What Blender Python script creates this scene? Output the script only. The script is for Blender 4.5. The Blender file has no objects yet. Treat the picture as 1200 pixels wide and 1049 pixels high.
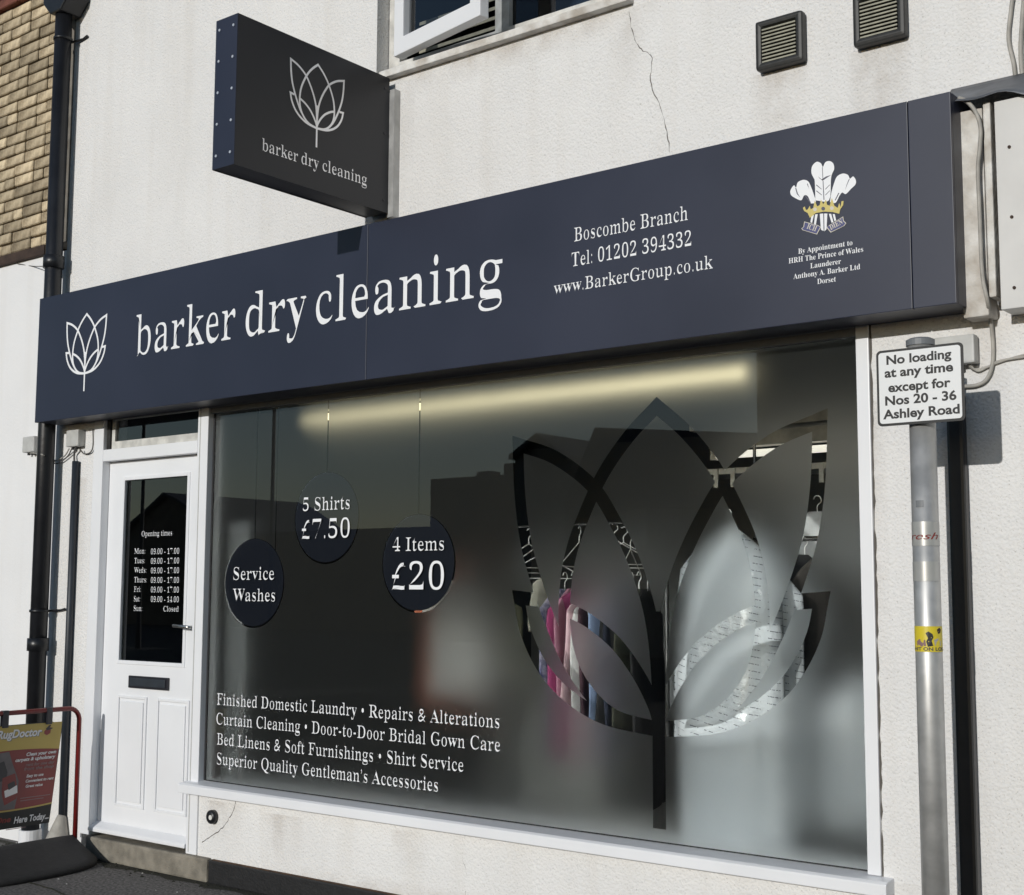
import bpy, bmesh, math, random
import numpy as np
from mathutils import Vector, Matrix
from mathutils.geometry import delaunay_2d_cdt
random.seed(7)
SC = bpy.context.scene
COL = SC.collection
# ------------------------------------------------------------------ camera
F_PX, W_PX, H_PX = 1588.82, 1200.0, 1049.0
YAW, PIT, ROL = [math.radians(a) for a in (38.298, 6.122, 0.2595)]
CAM = np.array([0.0, -4.8, 1.525])
_f = np.array([-math.sin(YAW)*math.cos(PIT), math.cos(YAW)*math.cos(PIT), math.sin(PIT)])
_r = np.array([math.cos(YAW), math.sin(YAW), 0.0]); _u = np.cross(_r, _f)
RIGHT = math.cos(ROL)*_r + math.sin(ROL)*_u
UP = -math.sin(ROL)*_r + math.cos(ROL)*_u
ROT = np.array([RIGHT, UP, _f])
cd = bpy.data.cameras.new('camera'); co = bpy.data.objects.new('camera', cd); COL.objects.link(co)
cd.sensor_width = 36.0; cd.sensor_fit = 'HORIZONTAL'; cd.lens = 36.0*F_PX/W_PX
cd.clip_start = 0.05; cd.clip_end = 3000
m = Matrix.Identity(4)
for i in range(3):
    m[i][0] = RIGHT[i]; m[i][1] = UP[i]; m[i][2] = -_f[i]; m[i][3] = CAM[i]
co.matrix_world = m
SC.camera = co
# ------------------------------------------------------------------ sky, sun, exposure
SUN_EL, SUN_AZ = math.radians(14.5), math.radians(-3.0)   # azimuth: rays drift towards -x
ray_dir = Vector((math.sin(SUN_AZ)*math.cos(SUN_EL), math.cos(SUN_AZ)*math.cos(SUN_EL), -math.sin(SUN_EL)))
to_sun = -ray_dir
wd = bpy.data.worlds.new('World'); SC.world = wd; wd.use_nodes = True
nt = wd.node_tree; nt.nodes.clear()
sky = nt.nodes.new('ShaderNodeTexSky'); sky.sky_type = 'NISHITA'; sky.sun_disc = False
sky.sun_elevation = SUN_EL; sky.sun_rotation = math.atan2(to_sun.x, to_sun.y)
sky.air_density = 1.0; sky.dust_density = 0.4; sky.ozone_density = 1.7
bg = nt.nodes.new('ShaderNodeBackground'); bg.inputs['Strength'].default_value = 0.085
ow = nt.nodes.new('ShaderNodeOutputWorld')
nt.links.new(sky.outputs[0], bg.inputs[0]); nt.links.new(bg.outputs[0], ow.inputs[0])
sl = bpy.data.lights.new('sun', 'SUN'); sl.energy = 2.6; sl.angle = math.radians(0.55); sl.color = (1.0, 0.98, 0.94)
so = bpy.data.objects.new('sun', sl); COL.objects.link(so)
so.rotation_euler = ray_dir.to_track_quat('-Z', 'Y').to_euler()
so.location = (0, -20, 12)
vs = SC.view_settings
vs.view_transform = 'Standard'; vs.look = 'None'; vs.exposure = 0.0; vs.gamma = 1.0; vs.use_curve_mapping = False
cy = SC.cycles
cy.use_denoising = True
cy.max_bounces = 10; cy.transparent_max_bounces = 12; cy.transmission_bounces = 8; cy.glossy_bounces = 4; cy.diffuse_bounces = 4
cy.caustics_refractive = True; cy.caustics_reflective = False; cy.sample_clamp_indirect = 6.0

# ------------------------------------------------------------------ pixel helpers (a pixel gives a direction, the plane gives the distance)
def ray(px, py):
    return ROT.T @ np.array([(px-W_PX/2)/F_PX, -(py-H_PX/2)/F_PX, 1.0])
def at(px, py, y=0.0):
    d = ray(px, py); return CAM + d*(y-CAM[1])/d[1]
def atx(px, py, x):
    d = ray(px, py); return CAM + d*(x-CAM[0])/d[0]
def atz(px, py, z=0.0):
    d = ray(px, py); return CAM + d*(z-CAM[2])/d[2]
def proj(p):
    v = ROT @ (np.array(p)-CAM); return W_PX/2+F_PX*v[0]/v[2], H_PX/2-F_PX*v[1]/v[2]
def along(P, U, px):
    """distance s along unit U from P at which the point projects to column px"""
    U = np.array(U); a = ROT @ (np.array(P)-CAM); b = ROT @ U; k = (px-W_PX/2)/F_PX
    return (k*a[2]-a[0])/(b[0]-k*b[2])
def X(px, py, y=0.0): return float(at(px, py, y)[0])
def Z(px, py, y=0.0): return float(at(px, py, y)[2])

# ------------------------------------------------------------------ materials
def new_mat(name):
    mt = bpy.data.materials.new(name); mt.use_nodes = True
    return mt, mt.node_tree, mt.node_tree.nodes['Principled BSDF']
def mat(name, col, rough=0.6, metal=0.0, var=0.0, vscale=6.0, bump=0.0, bscale=80.0, spec=0.5, col2=None, detail=6, rvar=0.0, coat=0.0, per_obj=0.0):
    mt, t, p = new_mat(name)
    p.inputs['Roughness'].default_value = rough; p.inputs['Metallic'].default_value = metal
    p.inputs['Specular IOR Level'].default_value = spec; p.inputs['Coat Weight'].default_value = coat
    c = (*col, 1)
    p.inputs['Base Color'].default_value = c
    tc = t.nodes.new('ShaderNodeTexCoord')
    last = None
    if var > 0 or col2:
        n = t.nodes.new('ShaderNodeTexNoise'); n.inputs['Scale'].default_value = vscale; n.inputs['Detail'].default_value = detail
        t.links.new(tc.outputs['Object'], n.inputs['Vector'])
        r = t.nodes.new('ShaderNodeValToRGB'); r.color_ramp.elements[0].position = .35; r.color_ramp.elements[1].position = .68
        c2 = col2 if col2 else tuple(max(0, v*(1-var)) for v in col)
        r.color_ramp.elements[0].color = (*c2, 1); r.color_ramp.elements[1].color = c
        t.links.new(n.outputs['Fac'], r.inputs['Fac']); last = r.outputs['Color']
        if rvar > 0:
            mr = t.nodes.new('ShaderNodeMapRange'); mr.inputs['To Min'].default_value = rough-rvar; mr.inputs['To Max'].default_value = rough+rvar
            t.links.new(n.outputs['Fac'], mr.inputs['Value']); t.links.new(mr.outputs[0], p.inputs['Roughness'])
    if per_obj > 0 and last:
        oi = t.nodes.new('ShaderNodeObjectInfo'); hs = t.nodes.new('ShaderNodeHueSaturation')
        mr = t.nodes.new('ShaderNodeMapRange'); mr.inputs['To Min'].default_value = 1-per_obj; mr.inputs['To Max'].default_value = 1+per_obj*.6
        t.links.new(oi.outputs['Random'], mr.inputs['Value']); t.links.new(mr.outputs[0], hs.inputs['Value']); t.links.new(last, hs.inputs['Color']); last = hs.outputs[0]
    if last: t.links.new(last, p.inputs['Base Color'])
    if bump > 0:
        n2 = t.nodes.new('ShaderNodeTexNoise'); n2.inputs['Scale'].default_value = bscale; n2.inputs['Detail'].default_value = 4
        t.links.new(tc.outputs['Object'], n2.inputs['Vector'])
        b = t.nodes.new('ShaderNodeBump'); b.inputs['Strength'].default_value = bump; b.inputs['Distance'].default_value = .01
        t.links.new(n2.outputs['Fac'], b.inputs['Height']); t.links.new(b.outputs[0], p.inputs['Normal'])
    return mt
def stucco(name, col, scale=1.0, grime=.5, strength=.48, pit=.55, stains=False):
    mt, t, p = new_mat(name)
    p.inputs['Roughness'].default_value = .9; p.inputs['Specular IOR Level'].default_value = .2
    tc = t.nodes.new('ShaderNodeTexCoord'); O = tc.outputs['Object']
    def noise(s, d=4, rough=.6):
        n = t.nodes.new('ShaderNodeTexNoise'); n.inputs['Scale'].default_value = s; n.inputs['Detail'].default_value = d; n.inputs['Roughness'].default_value = rough
        t.links.new(O, n.inputs['Vector']); return n.outputs['Fac']
    def ramp(f, a, b, ca, cb):
        r = t.nodes.new('ShaderNodeValToRGB'); r.color_ramp.elements[0].position = a; r.color_ramp.elements[1].position = b
        r.color_ramp.elements[0].color = (*ca, 1); r.color_ramp.elements[1].color = (*cb, 1); t.links.new(f, r.inputs['Fac']); return r.outputs['Color']
    def mul(a, b, fac=1.0):
        x = t.nodes.new('ShaderNodeMix'); x.data_type = 'RGBA'; x.blend_type = 'MULTIPLY'; x.inputs['Factor'].default_value = fac
        t.links.new(a, x.inputs['A']); t.links.new(b, x.inputs['B']); return x.outputs['Result']
    big = ramp(noise(1.3, 6, .65), .3, .65, tuple(c*(1-.16*grime) for c in col), col)
    st = t.nodes.new('ShaderNodeMapping'); st.inputs['Scale'].default_value = (7, 7, .55)
    t.links.new(O, st.inputs['Vector'])
    sn = t.nodes.new('ShaderNodeTexNoise'); sn.inputs['Scale'].default_value = 1; sn.inputs['Detail'].default_value = 5
    t.links.new(st.outputs[0], sn.inputs['Vector'])
    streak = ramp(sn.outputs['Fac'], .28, .5, (1-.10*grime, 1-.12*grime, 1-.15*grime), (1, 1, 1))
    pits = ramp(noise(70*scale, 3, .75), .335, .40, (.42, .40, .37), (1, 1, 1))
    c = mul(mul(big, streak), pits, pit)
    if stains:
        sx_ = t.nodes.new('ShaderNodeSeparateXYZ'); t.links.new(O, sx_.inputs[0])
        def mth(op, a, b=0.0, clamp=False):
            n = t.nodes.new('ShaderNodeMath'); n.operation = op; n.use_clamp = clamp
            for i_, q_ in enumerate((a, b)):
                if isinstance(q_, (int, float)): n.inputs[i_].default_value = q_
                else: t.links.new(q_, n.inputs[i_])
            return n.outputs[0]
        fine = ramp(noise(9, 8, .7), .38, .62, (0, 0, 0), (1, 1, 1)); run = ramp(sn.outputs['Fac'], .4, .62, (0, 0, 0), (1, 1, 1))
        acc = None
        for xc, zt_s, hw_, ln, k in [(q[0], q[1], q[2], q[3], q[4]*.75) for q in STAINS]:
            fx = mth('SUBTRACT', 1.0, mth('DIVIDE', mth('ABSOLUTE', mth('SUBTRACT', sx_.outputs[0], xc)), hw_), True)
            dz_ = mth('DIVIDE', mth('SUBTRACT', zt_s, sx_.outputs[2]), ln)
            fz = mth('MULTIPLY', mth('SUBTRACT', 1.0, dz_, True), mth('GREATER_THAN', dz_, 0.0))
            m_ = mth('MULTIPLY', mth('MULTIPLY', mth('POWER', fx, .6), fz), k)
            acc = m_ if acc is None else mth('MAXIMUM', acc, m_)
        acc = mth('MULTIPLY', acc, mth('ADD', mth('MULTIPLY', fine, .6), mth('MULTIPLY', run, .5)), True)
        x_ = t.nodes.new('ShaderNodeMix'); x_.data_type = 'RGBA'; x_.inputs['B'].default_value = (.33, .27, .21, 1)
        t.links.new(acc, x_.inputs['Factor']); t.links.new(c, x_.inputs['A']); c = x_.outputs['Result']
    t.links.new(c, p.inputs['Base Color'])
    v = t.nodes.new('ShaderNodeTexVoronoi'); v.inputs['Scale'].default_value = 75*scale; v.feature = 'SMOOTH_F1'; t.links.new(O, v.inputs['Vector'])
    ad = t.nodes.new('ShaderNodeMath'); ad.operation = 'MULTIPLY_ADD'; ad.inputs[1].default_value = 1.4
    t.links.new(noise(42*scale, 5, .65), ad.inputs[0]); t.links.new(v.outputs['Distance'], ad.inputs[2])
    b = t.nodes.new('ShaderNodeBump'); b.inputs['Strength'].default_value = strength; b.inputs['Distance'].default_value = .008
    t.links.new(ad.outputs[0], b.inputs['Height']); t.links.new(b.outputs[0], p.inputs['Normal'])
    return mt
def glass_mat(name, tint=(.96, .98, .97), boost=2.0):
    mt = bpy.data.materials.new(name); mt.use_nodes = True; t = mt.node_tree; t.nodes.clear()
    o = t.nodes.new('ShaderNodeOutputMaterial'); mx = t.nodes.new('ShaderNodeMixShader')
    tr = t.nodes.new('ShaderNodeBsdfTransparent'); tr.inputs[0].default_value = (*tint, 1)
    gl = t.nodes.new('ShaderNodeBsdfGlossy'); gl.inputs['Roughness'].default_value = 0.0
    fr = t.nodes.new('ShaderNodeFresnel'); fr.inputs['IOR'].default_value = 1.47
    mu = t.nodes.new('ShaderNodeMath'); mu.operation = 'MULTIPLY'; mu.inputs[1].default_value = boost; mu.use_clamp = True
    t.links.new(fr.outputs[0], mu.inputs[0]); t.links.new(mu.outputs[0], mx.inputs[0])
    t.links.new(tr.outputs[0], mx.inputs[1]); t.links.new(gl.outputs[0], mx.inputs[2]); t.links.new(mx.outputs[0], o.inputs[0])
    return mt
def frost_mat(name):
    mt = bpy.data.materials.new(name); mt.use_nodes = True; t = mt.node_tree; t.nodes.clear()
    o = t.nodes.new('ShaderNodeOutputMaterial'); mx = t.nodes.new('ShaderNodeMixShader'); mx.inputs[0].default_value = .020
    rf = t.nodes.new('ShaderNodeBsdfRefraction'); rf.inputs['Color'].default_value = (.93, .95, .96, 1); rf.inputs['Roughness'].default_value = .74; rf.inputs['IOR'].default_value = 1.28
    df = t.nodes.new('ShaderNodeBsdfDiffuse'); df.inputs[0].default_value = (.85, .87, .86, 1)
    t.links.new(rf.outputs[0], mx.inputs[1]); t.links.new(df.outputs[0], mx.inputs[2]); t.links.new(mx.outputs[0], o.inputs[0])
    return mt
_bx = (X(88, 60)+2.2)/2                     # the wall's own origin
STAINS = [(X(a_, b_)-_bx, Z(a_, b_), w_, l_, k_) for a_, b_, w_, l_, k_ in (
    (912, 82, .13, .42, .75), (1030, 54, .13, .55, .7), (600, 52, .85, .12, .8), (470, 95, .10, .5, .5), (735, 14, .10, .4, .5), (640, 262, 1.6, -.10, .5), (330, 955, .17, .32, .6), (262, 940, .16, .22, .7), (480, 975, .12, .22, .5),
    (1020, 470, .06, 1.6, .5), (1150, 380, .12, .5, .5), (700, 985, 1.7, .06, .8), (92, 560, .10, 1.6, .5), (560, 1068, 1.6, -.08, .7))]
M = dict(
    wall=stucco('roughcast', (.775, .768, .757), 1.35, stains=True),
    wall2=stucco('smooth_render', (.785, .785, .785), 1.0, .35, .10, .06),
    riser=stucco('roughcast_riser', (.70, .68, .645), 1.35, 1.1),
    upvc=mat('white_upvc', (.80, .81, .83), .35, var=.05, vscale=3),
    oldwhite=mat('old_white_paint', (.72, .71, .67), .55, var=.35, vscale=14, bump=.15, bscale=60),
    peeling=mat('peeling_white_paint', (.74, .73, .70), .65, col2=(.40, .36, .31), vscale=9, bump=.35, bscale=50, detail=10),
    navy=mat('navy_satin_panel', (.019, .024, .047), .42, var=.22, vscale=1.3, bump=.015, bscale=3.0, rvar=.10),
    navy_edge=mat('navy_return', (.018, .021, .035), .45),
    darkpanel=mat('charcoal_panel', (.013, .014, .019), .42, var=.1, vscale=2),
    vinyl=mat('white_vinyl', (.83, .84, .86), .5),
    silver=mat('silver_vinyl', (.86, .86, .88), .35, metal=.75),
    screw=mat('bright_screw', (.8, .8, .82), .3, metal=.6),
    iron=mat('black_painted_iron', (.012, .013, .016), .38, var=.4, vscale=9, bump=.1, bscale=40),
    conduit=mat('dark_conduit', (.025, .032, .042), .5, var=.3, vscale=10),
    galv=mat('galvanised_steel', (.52, .52, .51), .48, metal=.6, var=.22, vscale=16, rvar=.08),
    greycap=mat('grey_plastic_cap', (.16, .17, .18), .5),
    grey=mat('grey_plastic_box', (.52, .52, .50), .5, var=.15, vscale=20),
    cable=mat('grey_cable', (.42, .40, .36), .6, var=.3, vscale=20),
    darkcable=mat('dark_cable', (.10, .095, .09), .6),
    lead=mat('lead_sheet', (.15, .16, .18), .45, metal=.3, var=.5, vscale=7, bump=.3, bscale=18),
    concrete=mat('concrete_step', (.27, .245, .20), .9, var=.45, vscale=12, bump=.5, bscale=120, detail=10),
    plinth=mat('black_bitumen_plinth', (.012, .012, .013), .6, var=.4, vscale=25, bump=.3, bscale=70),
    rust=mat('rusty_stain', (.10, .055, .03), .9, var=.5, vscale=20),
    mortar=mat('dark_mortar', (.24, .22, .19), .95, var=.4, vscale=10, bump=.4, bscale=90),
    brick=mat('yellow_stock_brick', (.62, .51, .345), .9, col2=(.30, .235, .15), vscale=17, bump=.5, bscale=60, detail=9, per_obj=.45),
    redbrick=mat('red_brick', (.22, .075, .05), .9, var=.4, vscale=12, bump=.4, bscale=60, per_obj=.2),
    timber=mat('dark_timber', (.055, .032, .022), .8, var=.5, vscale=12, bump=.3, bscale=40),
    crack=mat('crack_shadow', (.10, .09, .08), .9),
    glass=glass_mat('window_glass'),
    doorglass=glass_mat('door_glass', (.60, .63, .66), 2.2),
    frost=frost_mat('frosted_film'),
    disc=mat('navy_disc_vinyl', (.006, .008, .015), .35),
    rubber=mat('black_gasket', (.015, .015, .017), .6),
    signwhite=mat('reflective_sign_white', (.74, .75, .75), .45),
    black=mat('black_print', (.012, .012, .012), .5),
    red=mat('red_painted_tube', (.19, .016, .014), .35, var=.2, vscale=20),
    rubberbase=mat('recycled_rubber_base', (.022, .021, .021), .75, var=.3, vscale=30, bump=.3, bscale=120),
    gold=mat('gold_print', (.52, .38, .09), .35),
    redprint=mat('dark_red_print', (.27, .030, .026), .3, var=.3, vscale=3),
    lightprint=mat('light_print', (.80, .78, .78), .35),
    dimprint=mat('dim_print', (.24, .15, .15), .35),
    yellow=mat('yellow_sticker', (.62, .50, .03), .4),
    paper=mat('worn_clear_tape', (.36, .355, .34), .5),
    steel=mat('brushed_steel', (.62, .61, .58), .28, metal=1.0),
    slot=mat('black_letter_plate', (.02, .02, .026), .3),
    vent=mat('weathered_dark_vent', (.03, .03, .028), .5, var=.5, vscale=30),
    slat=mat('olive_vent_louvre', (.36, .35, .27), .55, var=.3, vscale=30),
    greyboard=mat('pale_grey_board', (.20, .205, .21), .7, var=.15, vscale=6),
    darkrail=mat('dark_rail', (.03, .03, .03), .4),
    dullboard=mat('dull_white_board', (.66, .65, .63), .7, var=.12, vscale=4),
    tape=mat('clear_tape', (.47, .47, .455), .35, metal=.4, var=.1, vscale=20),
    dark=mat('dark_void', (.01, .01, .01), .9),
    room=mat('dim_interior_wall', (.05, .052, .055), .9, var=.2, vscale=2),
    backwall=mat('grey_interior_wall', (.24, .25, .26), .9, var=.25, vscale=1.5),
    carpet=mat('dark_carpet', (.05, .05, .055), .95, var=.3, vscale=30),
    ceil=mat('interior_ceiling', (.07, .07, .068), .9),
    hangerwire=mat('white_wire', (.75, .75, .74), .4),
    rail=mat('chrome_rail', (.6, .6, .6), .2, metal=1),
    asphalt=mat('asphalt', (.19, .178, .170), .85, var=.75, vscale=60, bump=1.0, bscale=110, detail=12),
    road=mat('road_asphalt', (.05, .05, .05), .85, var=.3, vscale=40, bump=.5, bscale=200),
    kerb=mat('kerb_stone', (.25, .245, .235), .85, var=.3, vscale=15, bump=.3),
    moss=mat('moss_and_grit', (.03, .03, .018), .95, var=.5, vscale=60, bump=.5, bscale=200),
    opp=mat('opposite_brick', (.20, .15, .11), .9, var=.3, vscale=1.5),
    opp2=mat('opposite_render', (.35, .33, .30), .9, var=.3, vscale=1.5),
    roof=mat('slate_roof', (.08, .08, .09), .7, var=.3, vscale=3),
)

# ------------------------------------------------------------------ object helpers
ROOTLOC = {}
def thing(name, label, cat, loc=(0, 0, 0), rotz=0.0, group=None):
    o = bpy.data.objects.new(name, None); COL.objects.link(o); o.empty_display_size = .1
    o.location = loc; o.rotation_euler = (0, 0, rotz); o['label'] = label; o['category'] = cat
    if group: o['group'] = group
    ROOTLOC[o.name] = np.array(loc, float) if rotz == 0 else None
    return o
def root_of(o):
    while o.parent: o = o.parent
    return o
def mesh_obj(name, verts, faces, material, parent=None, smooth=False, local=False, bevel=0.0, mats=None, fmat=None):
    me = bpy.data.meshes.new(name)
    V = np.array(verts, float).reshape(-1, 3)
    if parent is not None and not local:
        L = ROOTLOC.get(root_of(parent).name)
        if L is not None: V = V-L
    me.from_pydata(V.tolist(), [], faces)
    for mm in (mats or [material]): me.materials.append(mm)
    if fmat: me.polygons.foreach_set('material_index', fmat)
    bm = bmesh.new(); bm.from_mesh(me)
    bmesh.ops.recalc_face_normals(bm, faces=bm.faces)
    if bevel > 0:
        es = [e for e in bm.edges if len(e.link_faces) == 2 and e.calc_face_angle(0) > .6]
        bmesh.ops.bevel(bm, geom=es, offset=bevel, segments=2, affect='EDGES', profile=.6, clamp_overlap=True)
    bm.to_mesh(me); bm.free()
    if smooth: me.shade_smooth()
    else: me.shade_flat()
    o = bpy.data.objects.new(name, me); COL.objects.link(o)
    if parent is not None: o.parent = parent
    return o
def tag(o, label, cat, group=None):
    o['label'] = label; o['category'] = cat
    if group: o['group'] = group
    return o
class MB:
    def __init__(s): s.v = []; s.f = []
    def box(s, x0, x1, y0, y1, z0, z1):
        n = len(s.v)
        s.v += [(x, y, z) for x in (x0, x1) for y in (y0, y1) for z in (z0, z1)]
        s.f += [tuple(n+i for i in q) for q in ((0, 1, 3, 2), (4, 6, 7, 5), (0, 4, 5, 1), (2, 3, 7, 6), (0, 2, 6, 4), (1, 5, 7, 3))]
        return s
    def prism(s, pts, d):
        """pts: ring of 3d points, extruded by vector d"""
        n = len(s.v); k = len(pts); d = np.array(d)
        s.v += [tuple(p) for p in pts]+[tuple(np.array(p)+d) for p in pts]
        s.f += [tuple(range(n, n+k)), tuple(range(n+2*k-1, n+k-1, -1))]
        s.f += [(n+i, n+(i+1) % k, n+k+(i+1) % k, n+k+i) for i in range(k)]
        return s
    def tube(s, path, r, seg=12, cap=True):
        P = [np.array(p, float) for p in path]; n0 = len(s.v)
        rr = r if hasattr(r, '__len__') else [r]*len(P)
        t0 = P[1]-P[0]; t0 /= np.linalg.norm(t0)
        a = np.array([0, 0, 1.]) if abs(t0[2]) < .9 else np.array([1., 0, 0])
        nrm = np.cross(t0, a); nrm /= np.linalg.norm(nrm)
        for i, p in enumerate(P):
            t = (P[min(i+1, len(P)-1)]-P[max(i-1, 0)]); t /= np.linalg.norm(t)
            nrm = nrm-t*(nrm@t); nrm /= np.linalg.norm(nrm); b = np.cross(t, nrm)
            for k in range(seg):
                an = 2*math.pi*k/seg
                s.v.append(tuple(p+rr[i]*(math.cos(an)*nrm+math.sin(an)*b)))
        for i in range(len(P)-1):
            for k in range(seg):
                a0 = n0+i*seg+k; a1 = n0+i*seg+(k+1) % seg
                s.f.append((a0, a1, a1+seg, a0+seg))
        if cap:
            s.f.append(tuple(range(n0+seg-1, n0-1, -1))); e = n0+(len(P)-1)*seg
            s.f.append(tuple(range(e, e+seg)))
        return s
    def quad(s, a, b, c, d):
        n = len(s.v); s.v += [tuple(a), tuple(b), tuple(c), tuple(d)]; s.f.append((n, n+1, n+2, n+3)); return s
    def build(s, name, material, parent=None, **k): return mesh_obj(name, s.v, s.f, material, parent, **k)
def box(name, x0, x1, y0, y1, z0, z1, material, parent=None, **k):
    return MB().box(min(x0, x1), max(x0, x1), min(y0, y1), max(y0, y1), min(z0, z1), max(z0, z1)).build(name, material, parent, **k)
def crom(pts, n=8):
    """Catmull-Rom through points"""
    P = [np.array(p, float) for p in pts]; P = [2*P[0]-P[1]]+P+[2*P[-1]-P[-2]]; out = []
    for i in range(1, len(P)-2):
        for k in range(n):
            t = k/n
            out.append(.5*((2*P[i])+(-P[i-1]+P[i+1])*t+(2*P[i-1]-5*P[i]+4*P[i+1]-P[i+2])*t*t+(-P[i-1]+3*P[i]-3*P[i+1]+P[i+2])*t**3))
    out.append(P[-2]); return out
def wall_grid(xs, zs, is_open, y0, y1):
    """sheet of thickness y0..y1 with rectangular openings, one clean shell"""
    mb = MB(); idx = {}
    def v(i, j, k):
        key = (i, j, k)
        if key not in idx: idx[key] = len(mb.v); mb.v.append((xs[i], (y0, y1)[k], zs[j]))
        return idx[key]
    nx, nz = len(xs)-1, len(zs)-1
    solid = lambda i, j: 0 <= i < nx and 0 <= j < nz and not is_open(.5*(xs[i]+xs[i+1]), .5*(zs[j]+zs[j+1]))
    for i in range(nx):
        for j in range(nz):
            if not solid(i, j): continue
            mb.f.append((v(i, j, 0), v(i+1, j, 0), v(i+1, j+1, 0), v(i, j+1, 0)))
            mb.f.append((v(i, j, 1), v(i, j+1, 1), v(i+1, j+1, 1), v(i+1, j, 1)))
            if not solid(i-1, j): mb.f.append((v(i, j, 0), v(i, j+1, 0), v(i, j+1, 1), v(i, j, 1)))
            if not solid(i+1, j): mb.f.append((v(i+1, j, 0), v(i+1, j, 1), v(i+1, j+1, 1), v(i+1, j+1, 0)))
            if not solid(i, j-1): mb.f.append((v(i, j, 0), v(i, j, 1), v(i+1, j, 1), v(i+1, j, 0)))
            if not solid(i, j+1): mb.f.append((v(i, j+1, 0), v(i+1, j+1, 0), v(i+1, j+1, 1), v(i, j+1, 1)))
    return mb

# ------------------------------------------------------------------ lettering: flat vinyl meshes set on a plane
_tcache = {}
def serif(s):
    o = ''
    for c in s:
        if 'A' <= c <= 'Z': o += chr(0x1d400+ord(c)-65)
        elif 'a' <= c <= 'z': o += chr(0x1d400+26+ord(c)-97)
        elif '0' <= c <= '9': o += chr(0x1d7ce+ord(c)-48)
        else: o += c
    return o
def glyphs(s, style, thin, shear=0.0):
    key = (s, style, thin, shear)
    if key in _tcache: return _tcache[key]
    cu = bpy.data.curves.new('text', 'FONT'); cu.body = serif(s) if style == 'serif' else s
    cu.size = 1.0; cu.resolution_u = 4; cu.shear = shear
    if style == 'sansbold': cu.offset = .03
    o = bpy.data.objects.new('text', cu); COL.objects.link(o)
    me = bpy.data.meshes.new_from_object(o.evaluated_get(bpy.context.evaluated_depsgraph_get()))
    bpy.data.objects.remove(o); bpy.data.curves.remove(cu)
    bm = bmesh.new(); bm.from_mesh(me); bpy.data.meshes.remove(me)
    bmesh.ops.remove_doubles(bm, verts=bm.verts, dist=1e-5)
    if thin:
        off = {}
        for e in bm.edges:
            if len(e.link_faces) == 1:
                l = e.link_loops[0]; t = (l.link_loop_next.vert.co-l.vert.co).normalized(); n = Vector((t.y, -t.x, 0))
                if e.link_faces[0].normal.z < 0: n = -n
                for v in e.verts: off.setdefault(v, []).append(n)
        be = [e for e in bm.edges if len(e.link_faces) == 1]
        A0 = np.array([(e.verts[0].co.x, e.verts[0].co.y) for e in be]); D0 = np.array([(e.verts[1].co.x, e.verts[1].co.y) for e in be])-A0
        new = {}
        for v, ns in off.items():
            sm = sum(ns, Vector((0, 0, 0)))
            if len(ns) == 2:
                d = 1+ns[0].dot(ns[1]); mv = sm/d if d > .2 else sm.normalized()*1.4
            else: mv = sm
            if sm.length < 1e-6: continue
            u = sm.normalized(); o_ = np.array([v.co.x, v.co.y]); r_ = np.array([-u.x, -u.y])        # stroke thickness along the inward normal
            den = r_[0]*D0[:, 1]-r_[1]*D0[:, 0]; w_ = A0-o_
            with np.errstate(divide='ignore', invalid='ignore'):
                tt = (w_[:, 0]*D0[:, 1]-w_[:, 1]*D0[:, 0])/den; ss = (w_[:, 0]*r_[1]-w_[:, 1]*r_[0])/den
            ok = (tt > 1e-4) & (ss > -1e-6) & (ss < 1+1e-6); th = tt[ok].min() if ok.any() else 1.0
            new[v] = min(thin, .29*th)*mv.x
        for v, dx in new.items(): v.co.x -= dx
    bm.verts.index_update()
    V = np.array([(v.co.x, v.co.y) for v in bm.verts]); Fc = [tuple(v.index for v in f.verts) for f in bm.faces]
    bm.free()
    _tcache[key] = (V, Fc); return V, Fc
CAPH = {'serif': None, 'sans': None}
def cap_h(style):
    k = 'serif' if style == 'serif' else 'sans'
    if CAPH[k] is None: CAPH[k] = glyphs('H', style, 0)[0][:, 1].max()
    return CAPH[k]
def lettering(s, P, U, V, width, cap, material, parent, style='serif', thin=.016, name='lettering', shear=0.0, local=False):
    """P baseline-left, U right dir, V up dir, width along U, cap height"""
    g, fc = glyphs(s, style, thin, shear)
    x0, x1 = g[:, 0].min(), g[:, 0].max()
    sx = width/(x1-x0); sy = cap/cap_h(style)
    P, U, V = np.array(P, float), np.array(U, float), np.array(V, float)
    vv = P+np.outer((g[:, 0]-x0)*sx, U)+np.outer(g[:, 1]*sy, V)
    return mesh_obj(name, vv, fc, material, parent, local=local)
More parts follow.
